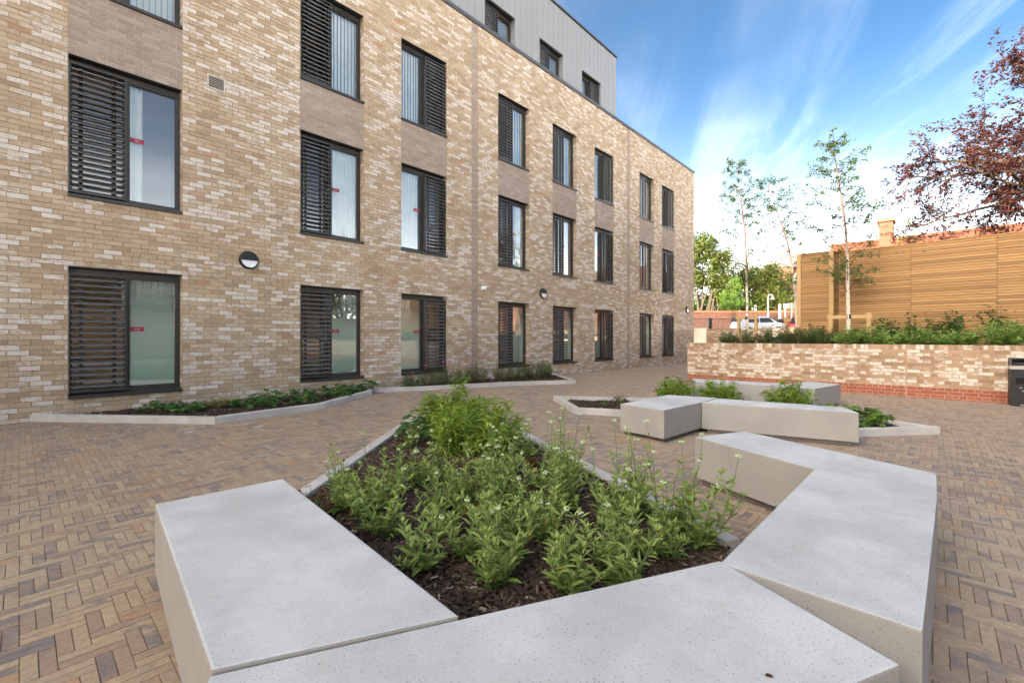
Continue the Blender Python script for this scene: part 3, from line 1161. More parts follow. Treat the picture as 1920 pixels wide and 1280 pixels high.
    while px > -3.0:
        l, r = px - pw + 0.004, px - 0.004
        parts = [(l, r, 9.9, TT - 0.02)]
        for a, c in tops:
            new = []
            for (p, q, za, zb) in parts:
                if q <= a or p >= c:
                    new.append((p, q, za, zb))
                    continue
                if p < a:
                    new.append((p, a, za, zb))
                if q > c:
                    new.append((c, q, za, zb))
                if zb > wz1:
                    new.append((max(p, a), min(q, c), wz1, zb))
            parts = new
        bb = MB()
        for (p, q, za, zb) in parts:
            if q - p > 0.01:
                bb.box(p, q, TY, TY + 0.298, za, zb)
        if bb.v:
            bb.build('cladding_panel', M_CLAD, tw)
        px -= pw
    b = MB()
    b.box(-16, TE + 0.05, TY - 0.05, 22, TT, TT + 0.06)
    b.build('roof_edge', M_CAP, root)
    for i, (a, c) in enumerate(tops):
        left = i < 2
        H = wz1 - wz0
        d = win_meshes(H, left, 3)
        w = link('window', d['window'], root, np.array([a, TY + 0.06, wz0]) - np.array(ORIG[root.name]))
        w.scale = ((c - a) / W, 1, 1)
        link('pane', d['pane'], w)
        link('louvre_frame', d['louvre_frame'], w)
        link('louvre_slats', d['louvre'], w, kind='stuff')
        ga, gb = (W * 0.485, W - 0.05) if left else (0.05, W - W * 0.485)
        for q in range(9):
            o = link('blind_slat', blind_me, w, (ga + 0.03 + (gb - ga - 0.02) * q / 8, 0.28, 0.10))
            o.rotation_euler = (0, 0, rad(25))
            o.scale = (1, 1, H - 0.2)
    return root


apartment()


def shade_block():
    """unseen block added behind the camera to keep the low sun off the yard"""
    root = thing('added_shade_block', 'plain buff brick block added out of view to shade the courtyard', 'building', (-49, 5, 0))
    b = MB()
    b.box(-58, -40.0, -34, 60, -0.4, 21.4)
    b.build('wall', M_MORTAR, root)  # wall of the added shade block
    b = MB()
    for y in np.arange(-20, 8, 3.0):
        for z in (0.8, 3.9, 7.0, 10.1, 13.2, 16.3):
            b.box(-40.0, -39.97, y, y + 1.4, z, z + 1.9)
    b.build('added_window_strip', M_FRAME, root)


shade_block()


def wall_fittings():
    for i, (x, lab) in enumerate(((2.977, 'round black bulkhead light between the two nearest ground floor windows'),
                                  (11.92, 'round black bulkhead light above the flower bed, middle of the facade'),
                                  (24.11, 'round black bulkhead light beside the far corner of the facade'))):
        t = thing('bulkhead_light', lab, 'wall light', (x, D, 2.72), 'bulkhead lights on the facade')
        b = MB()
        th = np.linspace(0, 2 * np.pi, 33)[:-1]
        prof = [(0.168, 0.0), (0.172, -0.035), (0.160, -0.062), (0.138, -0.072)]
        V = [(x + r * math.cos(a), D + y, 2.72 + r * math.sin(a)) for r, y in prof for a in th]
        n = 32
        fs = [(k * n + j, k * n + (j + 1) % n, (k + 1) * n + (j + 1) % n, (k + 1) * n + j) for k in range(3) for j in range(n)]
        b.add(V, fs)
        b.build('housing', M_BLACK, t, smooth=True)
        # opaque upper hood, opal lower lens
        for nm, a0, a1, m, yy in (('hood', rad(-3), rad(183), M_BLACK, -0.088), ('lens', rad(183), rad(357), M_LIGHTLENS, -0.070)):
            b = MB()
            aa = np.linspace(a0, a1, 20)
            r = 0.145
            V = [(x + r * math.cos(a), D + yy, 2.72 + r * math.sin(a)) for a in aa] + [(x + r * math.cos(a), D - 0.05, 2.72 + r * math.sin(a)) for a in aa]
            fs = [tuple(range(19, -1, -1))] + [(j, j + 1, 21 + j, 20 + j) for j in range(19)] + [(19, 0, 20, 39)]
            b.add(V, fs)
            b.build(nm, m, t)
        if i == 0:
            b = MB()
            b.tube([(x + 0.045, D - 0.070, 2.605), (x + 0.045, D - 0.074, 2.605)], 0.010, 8)
            m, nt, bs = new_mat('green_led')
            bs.inputs['Emission Color'].default_value = (0.15, 1, 0.3, 1)
            bs.inputs['Emission Strength'].default_value = 1.2
            b.build('indicator', m, t)
    # vents
    for i, (x, z, w, h, lab) in enumerate(((2.44, 5.88, 0.285, 0.255, 'large stone coloured louvre vent high beside the nearest first floor window'),
                                          (18.23, 2.63, 0.16, 0.20, 'small grey vent low on the wall right of the second grey brick strip'),
                                          (23.27, 9.0, 0.16, 0.22, 'small grey vent near the top of the far end of the facade'),
                                          (23.27, 5.85, 0.16, 0.22, 'small grey vent at first floor height near the far corner'),
                                          (23.27, 2.66, 0.16, 0.20, 'small grey vent left of the farthest bulkhead light'))):
        t = thing('air_vent', lab, 'vent', (x, D, z - h / 2), 'air vents on the facade')
        b = MB()
        f = 0.022
        x0, x1, z0, z1 = x - w / 2, x + w / 2, z - h / 2, z + h / 2
        b.box(x0, x0 + f, D - 0.02, D + 0.01, z0, z1)
        b.box(x1 - f, x1, D - 0.02, D + 0.01, z0, z1)
        b.box(x0 + f, x1 - f, D - 0.02, D + 0.01, z0, z0 + f)
        b.box(x0 + f, x1 - f, D - 0.02, D + 0.01, z1 - f, z1)
        b.build('frame', M_VENT, t)
        b = MB()
        b.box(x0 + f, x1 - f, D - 0.003, D + 0.002, z0 + f, z1 - f)
        b.build('backing', M_BLACK, t)
        k = 7 if i == 0 else 5
        for q in range(k):
            b = MB()
            zz = z0 + f + (h - 2 * f) * (q + 0.5) / k
            b.obox((x, D - 0.010, zz), (w / 2 - f, 0, 0), (0, 0.010, 0.008), (0, -0.001, 0.0016))
            b.build('slat', M_VENT, t)
    t = thing('security_camera', 'small white dome security camera on the brick beside the grey strip', 'camera', (9.156, D, 2.62))
    b = MB()
    b.box(9.10, 9.21, D - 0.06, D, 2.63, 2.73)
    b.build('bracket', M_WHITE, t)
    b = MB()
    b.tube([(9.155, D - 0.05, 2.66), (9.165, D - 0.20, 2.655)], [0.048, 0.048], 12)
    b.build('body', M_WHITE, t, smooth=False)
    b = MB()
    b.tube([(9.165, D - 0.20, 2.655), (9.168, D - 0.215, 2.654)], [0.036, 0.03], 12)
    b.build('lens', M_BLACK, t)


wall_fittings()


# ------------------------------------------------------------------ garden wall, retaining the planted bank
def bricks_on_x(b_list, face_x, ya, yb, z0, rng):
    pass


def garden_wall():
    root = thing('garden_wall', 'low retaining wall of pale mottled brick with a red brick base', 'wall', (WX, 2, g(WX, 2)))
    rng = np.random.default_rng(9)
    top = 1.082
    Y0, Y1 = -15.6, WALL_END
    C, J = 0.0745, 0.0055
    b = MB()
    b.box(WX + 0.008, WX + 0.33, Y0, Y1 - 0.008, 0.19, top - 0.006)
    core = b.build('core', M_MORTAR, root)
    b = MB()
    b.box(WX + 0.0075, WX + 0.32, Y0, Y1 - 0.0085, -0.35, 0.19)
    b.build('footing', M_REDMORTAR, root)
    joint_y = 0.43
    segs = [(Y0, joint_y - 0.006), (joint_y + 0.006, Y1)]
    items = []                       # (ya, yb, za, zb, kind)
    CAPH = 0.105
    zc = top - CAPH
    for a, c in segs:
        y = c
        while y - 0.02 > a:
            items.append((max(a, y - 0.0747), y, zc, top, 'cap'))
            y -= 0.0747
    k = 0
    z = zc
    while z > 0.19 + 0.03:
        for a, c in segs:
            y = c - (0 if k % 2 else 0.0)
            i = 0
            if k % 2 == 0:                                        # stretchers
                while y - 0.02 > a:
                    items.append((max(a, y - 0.225), y, z - C, z, 'buff'))
                    y -= 0.225
            else:                                                 # headers
                y0 = y
                items.append((y - 0.056 - 0.1125, y, z - C, z, 'buff'))
                y -= 0.1687
                while y - 0.02 > a:
                    items.append((max(a, y - 0.1125), y, z - C, z, 'buff'))
                    y -= 0.1125
        z -= C
        k += 1
    zr = z
    for k in range(5):
        for a, c in segs:
            y = c
            st = 0.1125 if k % 2 == 0 else 0.225
            if k % 2 == 0:
                items.append((y - 0.1687, y, zr - C, zr, 'red'))
                y -= 0.1687
            while y - 0.02 > a:
                items.append((max(a, y - st), y, zr - C, zr, 'red'))
                y -= st
        zr -= C
    Yd, u, v = seen(np.full(len(items), WX), np.array([(q[0] + q[1]) / 2 for q in items]), np.array([(q[2] + q[3]) / 2 for q in items]))
    area = np.array([(q[1] - q[0]) * (q[3] - q[2]) for q in items]) / np.maximum(Yd, 1) ** 2
    gz = g(WX, 1)
    ok = (u > 1285) & (u < 1893) & np.array([q[3] > gz + 0.01 for q in items])
    area = np.where(ok, area, 0)
    chosen = set(np.argsort(-area)[:300].tolist())
    rest = {'buff': MB(), 'red': MB()}
    for i, (a, c, z0, z1, kd) in enumerate(items):
        p = rng.uniform(-0.002, 0.004)
        j = rng.normal(0, 0.0012, 8)
        y0, y1, za, zb = a + J + j[0], c - J + j[1], z0 + J + j[2], z1 - (J if kd != 'cap' else 0) + j[3]
        if y1 - y0 < 0.012:
            continue
        w = rng.uniform(0.52, 1.0) if rng.random() < (0.62 if kd == 'buff' else 0.4) else rng.uniform(0, 0.45)
        tt = (rng.beta(2, 2), w, rng.random())
        x0 = WX - p
        x1 = WX + (0.33 if kd == 'cap' else 0.02)
        f = 'red' if kd == 'red' else 'buff'
        t = MB() if i in chosen else rest[f]
        V = [(x0 + j[4], y0, za), (x0 + j[5], y1, za), (x0 + j[6], y1, zb), (x0 + j[7], y0, zb), (x1, y0, za), (x1, y1, za), (x1, y1, zb), (x1, y0, zb)]
        t.add(V, [(0, 3, 2, 1), (0, 1, 5, 4), (1, 2, 6, 5), (2, 3, 7, 6), (3, 0, 4, 7)], tt)
        if i in chosen:
            t.build('brick' if kd != 'cap' else 'cap_brick', M_REDBRICK if kd == 'red' else M_WALLBRICK, core)
    # end face towards the building
    z = 0.19
    k = 0
    while z < zc:
        for xa, xb in (((0, 0.1), (0.11, 0.33)) if k % 2 else ((0, 0.21), (0.22, 0.33))):
            rest['buff'].box(WX + xa, WX + xb, WALL_END - 0.02, WALL_END - 0.002, z + J, z + C - J, (rng.beta(2, 2), rng.random() * 0.8, rng.random()))
        z += C
        k += 1
    rest['buff'].build('brick_field', M_WALLBRICK, core, kind='stuff')
    rest['red'].build('red_brick_field', M_REDBRICK, core, kind='stuff')
    # side of the planted bank along the passage
    b = MB()
    b.box(WX + 0.34, 26.0, WALL_END - 0.30, WALL_END - 0.01, -0.4, 1.06)
    b.build('return_wall', M_MORTAR, root)


garden_wall()


def bank():
    b = MB()
    nx, ny = 26, 26
    xs = np.linspace(WX + 0.30, 26.2, nx)
    ys = np.linspace(-9, WALL_END - 0.28, ny)
    V = [(x, y, 1.03 + 0.04 * math.sin(x * 3 + y * 5) + max(0, x - 17) * 0.045) for x in xs for y in ys]
    b.add(V, [(i * ny + j, (i + 1) * ny + j, (i + 1) * ny + j + 1, i * ny + j + 1) for i in range(nx - 1) for j in range(ny - 1)])
    b.build('planted_bank', M_SOIL, loc=(20, 0, 1), kind='structure', smooth=True)
    # second, farther wall that carries the car park
    t = thing('terrace_wall', 'far low brick wall with a cream end pier below the car park railing', 'wall', (26, 6, 1))
    b = MB()
    b.box(26.0, 26.22, -9, 9.22, -0.4, 1.72)
    w = b.build('core', M_MORTAR, t)
    rng = np.random.default_rng(3)
    b = MB()
    k = 0
    z = 0.90
    while z < 1.72:
        y = 9.22 - (k % 2) * 0.11
        while y > 3.5:
            b.box(25.992, 26.0, y - 0.215, y, z + 0.005, z + 0.07, (rng.beta(2, 2), rng.random() * 0.9, rng.random()))
            y -= 0.225
        z += 0.075
        k += 1
    b.build('brick_field', M_WALLBRICK, w, kind='stuff')
    b = MB()
    b.box(25.9, 26.3, 9.225, 9.95, -0.4, 1.76)
    b.build('end_pier', plain('sunlit_cream_render', (0.74, 0.68, 0.56), 0.85, var=0.04, scale=3), t)  # sunlight on the pier is put into its pale render colour


bank()


# ------------------------------------------------------------------ timber fence
def fence():
    root = thing('timber_fence', 'tall golden slatted timber fence above the planted bank', 'fence', (16, 0, 1.0))
    rng = np.random.default_rng(21)
    dx, dy = -0.0769, -0.9969         # running to the right, slightly nearer
    z0, z1 = 0.98, 3.67
    n = 41
    pit = (z1 - z0) / n
    nrm = np.array([-dy, dx, 0.0]) * -1.0

    def run(p, q, pan):
        p, q = np.array(p, float), np.array(q, float)
        L = np.linalg.norm(q - p)
        d = (q - p) / L
        nn = np.array([-d[1], d[0]])
        if nn @ (-p) < 0:
            nn = -nn
        k = max(1, int(round(L / pan)))
        for i in range(k):
            a = p + d * (L * i / k + 0.004)
            c = p + d * (L * (i + 1) / k - 0.004)
            mid = (a + c) / 2
            hl = np.linalg.norm(c - a) / 2
            for r in range(n):
                b = MB()
                out = 0.011 + rng.uniform(-0.002, 0.002)
                cz = z0 + (r + 0.5) * pit
                b.obox((*(mid + nn * out), cz + rng.normal(0, 0.0012)), (*(d * hl), 0), (*(nn * 0.0105), 0), (0, 0, pit / 2 - 0.006), (rng.random() ** 1.5, 0, rng.random()))
                b.build('board', M_FENCE, root)
        b = MB()
        m = (p + q) / 2
        b.obox((*(m - nn * 0.03), (z0 + z1) / 2), (*(d * L / 2), 0), (*(nn * 0.012), 0), (0, 0, (z1 - z0) / 2), (0.5, 0.5, 0.5))
        b.build('backing', M_FENCEBACK, root)
        b = MB()
        b.obox((*(m + nn * 0.0), z1 + 0.012), (*(d * (L / 2 + 0.02)), 0), (*(nn * 0.05), 0), (0, 0, 0.012), (0.1, 0.5, rng.random()))
        b.build('capping', M_FENCE, root)
    A = np.array([16.0, 1.96])
    run(A, A + np.array([dx, dy]) * 6.2, 1.55)
    Bp = np.array([15.62, 2.10])
    run(Bp + np.array([0.02, 0.76]), Bp, 0.76)
    run(Bp, A, 0.5)
    for (x, y) in ((Bp[0], Bp[1]), (A[0] - 0.03, A[1] + 0.01), (Bp[0] + 0.0, Bp[1] + 0.79)):
        b = MB()
        s = 0.05 if x < 15.9 else 0.025
        b.box(x - s, x + s, y - s, y + s, z0 - 0.2, z1 + 0.03, (0.2, 0.5, rng.random()))
        b.build('post', M_POST, root)


fence()


# ------------------------------------------------------------------ benches
def bench_blocks():
    lab = {
        'A': 'pale concrete bench block at the left of the foreground planter',
        'B': 'nearest concrete bench block, lying across the bottom of the picture',
        'C': 'wide concrete bench block at the right of the foreground planter, above the near one',
        'D': 'concrete bench block with pointed end reaching left behind the foreground bench',
        'E': 'short concrete bench block at the left of the middle bench',
        'F': 'long low concrete bench block with slanted end in the middle bench',
        'G': 'far concrete bench block nearest the brick wall, behind the three shrubs',
        'H': 'angular concrete block at the right end of the far bench',
    }
    for k, P in BEN.items():
        cx = sum(p[0] for p in P) / len(P)
        cy = sum(p[1] for p in P) / len(P)
        gz = g(cx, cy)
        t = thing('concrete_bench_block', lab[k], 'bench', (cx, cy, gz), 'concrete bench blocks')
        bm = bmesh.new()
        vb = [bm.verts.new((x - cx, y - cy, 0.055)) for x, y in P]
        vt = [bm.verts.new((x - cx, y - cy, HB)) for x, y in P]
        n = len(P)
        bm.faces.new(vb[::-1])
        bm.faces.new(vt)
        for i in range(n):
            bm.faces.new((vb[i], vb[(i + 1) % n], vt[(i + 1) % n], vt[i]))
        bmesh.ops.recalc_face_normals(bm, faces=bm.faces)
        bmesh.ops.bevel(bm, geom=bm.edges[:], offset=0.009, segments=2, profile=0.6, affect='EDGES')
        me = bpy.data.meshes.new('seat_block')
        bm.to_mesh(me)
        bm.free()
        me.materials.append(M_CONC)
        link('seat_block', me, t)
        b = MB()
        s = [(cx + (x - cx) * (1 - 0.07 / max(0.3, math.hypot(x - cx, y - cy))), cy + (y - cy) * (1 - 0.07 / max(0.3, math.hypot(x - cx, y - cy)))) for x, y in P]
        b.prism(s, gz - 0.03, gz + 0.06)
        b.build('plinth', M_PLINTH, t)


bench_blocks()


# ------------------------------------------------------------------ planting beds
def offset_in(P, w):
    """inner offset of an open polyline to its left"""
    P = [np.array(p, float) for p in P]
    out = []
    for i in range(len(P)):
        ds = []
        if i > 0:
            ds.append((P[i] - P[i - 1]) / np.linalg.norm(P[i] - P[i - 1]))
        if i < len(P) - 1:
            ds.append((P[i + 1] - P[i]) / np.linalg.norm(P[i + 1] - P[i]))
        ns = [np.array([-d[1], d[0]]) for d in ds]
        m = sum(ns)
        m /= np.linalg.norm(m)
        out.append(P[i] + m * w / max(0.35, m @ ns[0]))
    return out


def kerb(name, P, label, left=True, w=0.11, h=0.10, stone=0.91):
    root = thing(name, label, 'kerb', (P[0][0], P[0][1], g(*P[0])))
    if not left:
        P = P[::-1]
    I = offset_in(P, w)
    rng = np.random.default_rng(int(abs(P[0][0]) * 100) + 3)
    for i in range(len(P) - 1):
        a, c = np.array(P[i]), np.array(P[i + 1])
        ia, ic = I[i], I[i + 1]
        L = np.linalg.norm(c - a)
        k = max(1, int(round(L / stone)))
        cuts = [0] + [(q + rng.uniform(-0.15, 0.15)) / k for q in range(1, k)] + [1]
        for q in range(k):
            e = 0.0022 / L
            s0, s1 = cuts[q] + e, cuts[q + 1] - e
            quad = [a + (c - a) * s0, a + (c - a) * s1, ia + (ic - ia) * s1, ia + (ic - ia) * s0]
            m = sum(quad) / 4
            dz = rng.uniform(-0.002, 0.002)
            gz = g(m[0], m[1])
            bm = bmesh.new()
            o0 = np.array(ORIG[root.name])
            vb = [bm.verts.new((p[0] - o0[0], p[1] - o0[1], g(*p) - 0.06 - o0[2])) for p in quad]
            vt = [bm.verts.new((p[0] - o0[0], p[1] - o0[1], g(*p) + h + dz - o0[2])) for p in quad]
            bm.faces.new(vt)
            for r in range(4):
                bm.faces.new((vb[r], vb[(r + 1) % 4], vt[(r + 1) % 4], vt[r]))
            bmesh.ops.recalc_face_normals(bm, faces=bm.faces)
            bmesh.ops.bevel(bm, geom=[ed for ed in bm.edges if all(v in vt for v in ed.verts)], offset=0.005, segments=1, affect='EDGES')
            me = bpy.data.meshes.new('kerb_stone')
            bm.to_mesh(me)
            bm.free()
            me.materials.append(M_KERB)
            link('kerb_stone', me, root)
    return root


def mulch(name, P, zt, nchip, seed, label):
    rng = np.random.default_rng(seed)
    P = np.array(P)
    b = MB()
    st = 0.05
    x0, y0 = P.min(0)
    x1, y1 = P.max(0)
    xs, ys = np.arange(x0, x1 + st, st), np.arange(y0, y1 + st, st)
    X, Y = np.meshgrid(xs, ys, indexing='ij')
    Z = g(X, Y) + zt + 0.012 * np.sin(X * 11 + Y * 3) * np.sin(Y * 9 - X * 4) + rng.normal(0, 0.004, X.shape)
    ny = len(ys)
    cX, cY = X[:-1, :-1] + st / 2, Y[:-1, :-1] + st / 2
    ins = poly_in(P, cX, cY)
    for i in range(len(P)):
        a_, c_ = P[i - 1], P[i]
        ee = c_ - a_
        tt = np.clip(((cX - a_[0]) * ee[0] + (cY - a_[1]) * ee[1]) / (ee @ ee), 0, 1)
        ins &= np.hypot(cX - a_[0] - tt * ee[0], cY - a_[1] - tt * ee[1]) > 0.055
    ii, jj = np.nonzero(ins)
    fs = np.stack([ii * ny + jj, (ii + 1) * ny + jj, (ii + 1) * ny + jj + 1, ii * ny + jj + 1], 1)
    b.v.append(np.stack([X, Y, Z], -1).reshape(-1, 3))
    b.f.append(fs)
    b.t.append(np.full((len(fs), 3), 0.5))
    b.n = X.size
    soil = b.build(name, M_SOIL, loc=(P[:, 0].mean(), P[:, 1].mean(), 0.05), kind='structure')
    # chips
    px, py = rng.uniform(x0, x1, nchip * 3), rng.uniform(y0, y1, nchip * 3)
    ok = poly_in(P, px, py)
    for i in range(len(P)):
        a_, c_ = P[i - 1], P[i]
        ee = c_ - a_
        tt = np.clip(((px - a_[0]) * ee[0] + (py - a_[1]) * ee[1]) / (ee @ ee), 0, 1)
        ok &= np.hypot(px - a_[0] - tt * ee[0], py - a_[1] - tt * ee[1]) > (0.135 if len(P) != 7 or name.startswith('bed') else 0.05)
    px, py = px[ok][:nchip], py[ok][:nchip]
    n = len(px)
    L = rng.gamma(3.0, 0.0042, n) + 0.005
    Wd = L * rng.uniform(0.12, 0.36, n)
    T = rng.uniform(0.002, 0.006, n)
    yaw = rng.uniform(0, 2 * np.pi, n)
    pit = rng.normal(0, 0.28, n)
    rol = rng.normal(0, 0.35, n)
    a = np.stack([np.cos(yaw) * np.cos(pit), np.sin(yaw) * np.cos(pit), np.sin(pit)], 1)
    s = np.stack([-np.sin(yaw) * np.cos(rol), np.cos(yaw) * np.cos(rol), np.sin(rol)], 1)
    u = np.cross(a, s)
    pz = g(px, py) + zt + 0.012 * np.sin(px * 11 + py * 3) * np.sin(py * 9 - px * 4) + rng.uniform(0.002, 0.016, n)
    c = np.stack([px, py, pz], 1)
    V = np.empty((n, 8, 3))
    q = 0
    for k in (-1, 1):
        for j in (-1, 1):
            for i in (-1, 1):
                V[:, q] = c + a * (i * L * (1 if j > 0 else 0.8))[:, None] + s * (j * Wd)[:, None] + u * (k * T)[:, None]
                q += 1
    tint = np.stack([np.clip(rng.beta(1.6, 2.4, n), 0, 1), rng.random(n), rng.random(n)], 1)
    tint[rng.random(n) < 0.012, 0] = 1.0
    b = MB()
    b.many(V, [(4, 5, 7, 6), (0, 1, 5, 4), (2, 6, 7, 3), (0, 4, 6, 2), (1, 3, 7, 5)], tint)
    o = b.build('bark_mulch', M_CHIP, loc=(P[:, 0].mean(), P[:, 1].mean(), 0.05), kind='stuff')
    tag(o, label, 'mulch')


kerb('planter_kerb', [(2.84, 0.82), (4.81, 4.84), (4.02, 5.70), (1.02, 3.17)], 'pale granite kerb of the kite shaped foreground planter')
mulch('planter_soil', PL1, 0.055, 38000, 1, 'dark bark chips covering the foreground planter')
kerb('planter_kerb', [(7.40, 0.71), (8.41, -0.08), (8.75, 0.56), (9.25, 1.55)], 'low granite kerb around the right tip of the planter with the middle bench')
kerb('planter_kerb', [(9.25, 3.05), (8.44, 4.13), (7.32, 5.63), (6.27, 4.38), (6.59, 3.71), (6.85, 3.05)], 'low granite kerb around the left tip of the planter beyond the foreground')
mulch('planter_soil', PL2, 0.035, 5000, 2, 'dark bark chips in the planter between the middle and far benches')
K3 = [(0.10, 9.61), (1.89, 7.50), (3.62, 7.81), (5.22, 8.98), (5.62, 9.60)]
kerb('bed_kerb', K3, 'granite kerb of the narrow bed under the two nearest ground floor windows')
mulch('bed_soil', K3, 0.06, 6000, 3, 'dark bark chips in the bed under the two nearest windows')
K4 = [(5.35, 9.60), (5.69, 9.21), (6.54, 8.83), (8.82, 8.17), (10.55, 7.31), (11.27, 8.2), (12.35, 9.60)]
kerb('bed_kerb', K4, 'granite kerb of the flower bed along the middle of the facade')
mulch('bed_soil', K4, 0.06, 5000, 4, 'dark bark chips in the pink flowered bed along the facade')

# ------------------------------------------------------------------ foliage tools
T4 = np.array([(0, 0, 0), (0.45, 0.5, 0.06), (1, 0, -0.05), (0.45, -0.5, 0.06)])
F4 = [(0, 1, 2), (0, 2, 3)]
T8 = np.array([(0, 0, 0), (0.33, 0, -0.02), (0.33, 0.46, 0.05), (0.33, -0.46, 0.05), (0.68, 0, -0.07), (0.68, 0.36, -0.01), (0.68, -0.36, -0.01), (1, 0, -0.17)])
F8 = [(0, 2, 1), (0, 1, 3), (2, 5, 1), (5, 4, 1), (1, 4, 3), (4, 6, 3), (5, 7, 4), (4, 7, 6)]
_a = np.linspace(-2.75, 2.75, 11)
_rr = np.array([0.50, 0.62, 0.52, 0.60, 0.50, 0.58, 0.50, 0.60, 0.52, 0.62, 0.50])
TR = np.vstack([[(0.08, 0, -0.06)], [(0.5 + r * math.cos(a), r * math.sin(a), 0.06 - 0.14 * (1 if i in (1, 3, 5, 7, 9) else 0)) for i, (a, r) in enumerate(zip(_a, _rr))]])
FR = [(0, i, i + 1) for i in range(1, 11)]


def norm(v):
    return v / (np.linalg.norm(v, axis=-1, keepdims=True) + 1e-9)


def add_leaves(b, P, Dr, Nr, L, W, tints, T=T8, F=F8):
    P, Dr, Nr = np.asarray(P, float), norm(np.asarray(Dr, float)), np.asarray(Nr, float)
    S = norm(np.cross(Nr, Dr))
    Nn = np.cross(Dr, S)
    L = np.broadcast_to(L, (len(P),))[:, None, None]
    W = np.broadcast_to(W, (len(P),))[:, None, None]
    V = P[:, None] + Dr[:, None] * T[None, :, 0:1] * L + S[:, None] * T[None, :, 1:2] * W + Nn[:, None] * T[None, :, 2:3] * L
    b.many(V, F, tints)


def blob(b, c, r, rng, tint=(0.5, 0.5, 0.5)):
    V = np.array([(0, 0, 1), (0, 0, -1), (1, 0, 0), (-1, 0, 0), (0, 1, 0), (0, -1, 0)]) * r + np.asarray(c) + rng.normal(0, r * 0.12, (6, 3))
    b.add(V, [(0, 2, 4), (0, 4, 3), (0, 3, 5), (0, 5, 2), (1, 4, 2), (1, 3, 4), (1, 5, 3), (1, 2, 5)], tint)


def tnt(rng, n, lo=0.0, hi=1.0):
    return np.stack([np.clip(rng.beta(2.2, 2.0, n) * (hi - lo) + lo, 0, 1), rng.random(n), rng.random(n)], 1)


def curve(p, d, L, n, rng, wob=0.1, pull=(0, 0, 0)):
    pts = [np.array(p, float)]
    d = norm(np.array(d, float))
    for i in range(n):
        d = norm(d + rng.normal(0, wob, 3) + np.array(pull))
        pts.append(pts[-1] + d * L / n)
    return np.array(pts)


# ------------------------------------------------------------------ white valerian in the foreground planter
def valerian(x, y, z, rng, label, nst=9, hmin=0.22, hmax=0.42, flower=0.35, lean=(0, 0)):
    t = thing('valerian_plant', label, 'plant', (x, y, z), 'leafy white valerian plants')
    bl, bs = MB(), MB()
    heads = []
    for s in range(int(nst * rng.uniform(1.15, 1.6))):
        az = rng.uniform(0, 2 * np.pi)
        tall = rng.random() < flower * 0.62
        H = rng.uniform(hmin * 0.65, hmax * 1.1) * (1.45 if tall else 1.0)
        tilt = rng.uniform(0.12, 0.95) * (0.5 if tall else 1.0)
        d = np.array([math.cos(az) * tilt + lean[0], math.sin(az) * tilt + lean[1], 1.0])
        p0 = np.array([x + math.cos(az) * rng.uniform(0, 0.05), y + math.sin(az) * rng.uniform(0, 0.05), z])
        nn = max(5, int(H / 0.042))
        pts = curve(p0, d, H, nn, rng, 0.06, (0, 0, 0.035))
        bs.tube(pts, np.linspace(0.0036, 0.0016, nn + 1), 5)
        ph = rng.uniform(0, 2 * np.pi)
        PP, DD, LL, WW, TT = [], [], [], [], []
        for k in range(0 if rng.random() < 0.5 else 1, nn + 1):
            f = k / nn
            if tall and f > 0.55 and k % 2:
                continue
            ph += np.pi / 2 + rng.normal(0, 0.25)
            size = (0.106 - 0.05 * f) * rng.uniform(0.75, 1.2)
            if tall and f > 0.5:
                size *= 0.55
            for sg in (0, np.pi):
                a = ph + sg
                el = rng.uniform(0.15, 0.8) + 0.35 * f
                DD.append((math.cos(a) * math.cos(el), math.sin(a) * math.cos(el), math.sin(el)))
                PP.append(pts[k])
                LL.append(size * rng.uniform(0.85, 1.1))
                WW.append(size * rng.uniform(0.20, 0.32) * (1.2 if f < 0.3 else 1))
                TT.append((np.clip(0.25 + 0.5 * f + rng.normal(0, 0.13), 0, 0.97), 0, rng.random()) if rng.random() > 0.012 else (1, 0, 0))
        n = len(PP)
        Nn = np.tile([0, 0, 1.0], (n, 1)) + rng.normal(0, 0.28, (n, 3))
        add_leaves(bl, PP, DD, Nn, np.array(LL), np.array(WW), np.array(TT))
        # leaf tuft at the tip
        m = 5
        a = rng.uniform(0, 2 * np.pi, m)
        Dd = np.stack([np.cos(a) * 0.6, np.sin(a) * 0.6, np.ones(m)], 1)
        add_leaves(bl, np.tile(pts[-1], (m, 1)), Dd, np.tile([0, 0, 1.0], (m, 1)) + rng.normal(0, 0.3, (m, 3)), rng.uniform(0.015, 0.03, m) if tall else rng.uniform(0.03, 0.05, m), 0.014, tnt(rng, m, 0.5, 0.97))
        if tall:
            heads.append(pts[-1])
    bs.build('stems', M_STEM, t, smooth=True)
    bl.build('leaves', M_VAL, t, kind='stuff')
    for hpt in heads:
        b = MB()
        sz = rng.uniform(0.5, 1.0)
        for q in range(int(14 + 12 * sz)):
            o = rng.normal(0, 1, 3)
            o /= np.linalg.norm(o)
            o[2] = abs(o[2]) * 0.7
            blob(b, hpt + o * 0.024 * sz * rng.uniform(0.4, 1.05), rng.uniform(0.0035, 0.0068), rng)
        b.build('flower_head', M_FLOWER, t)


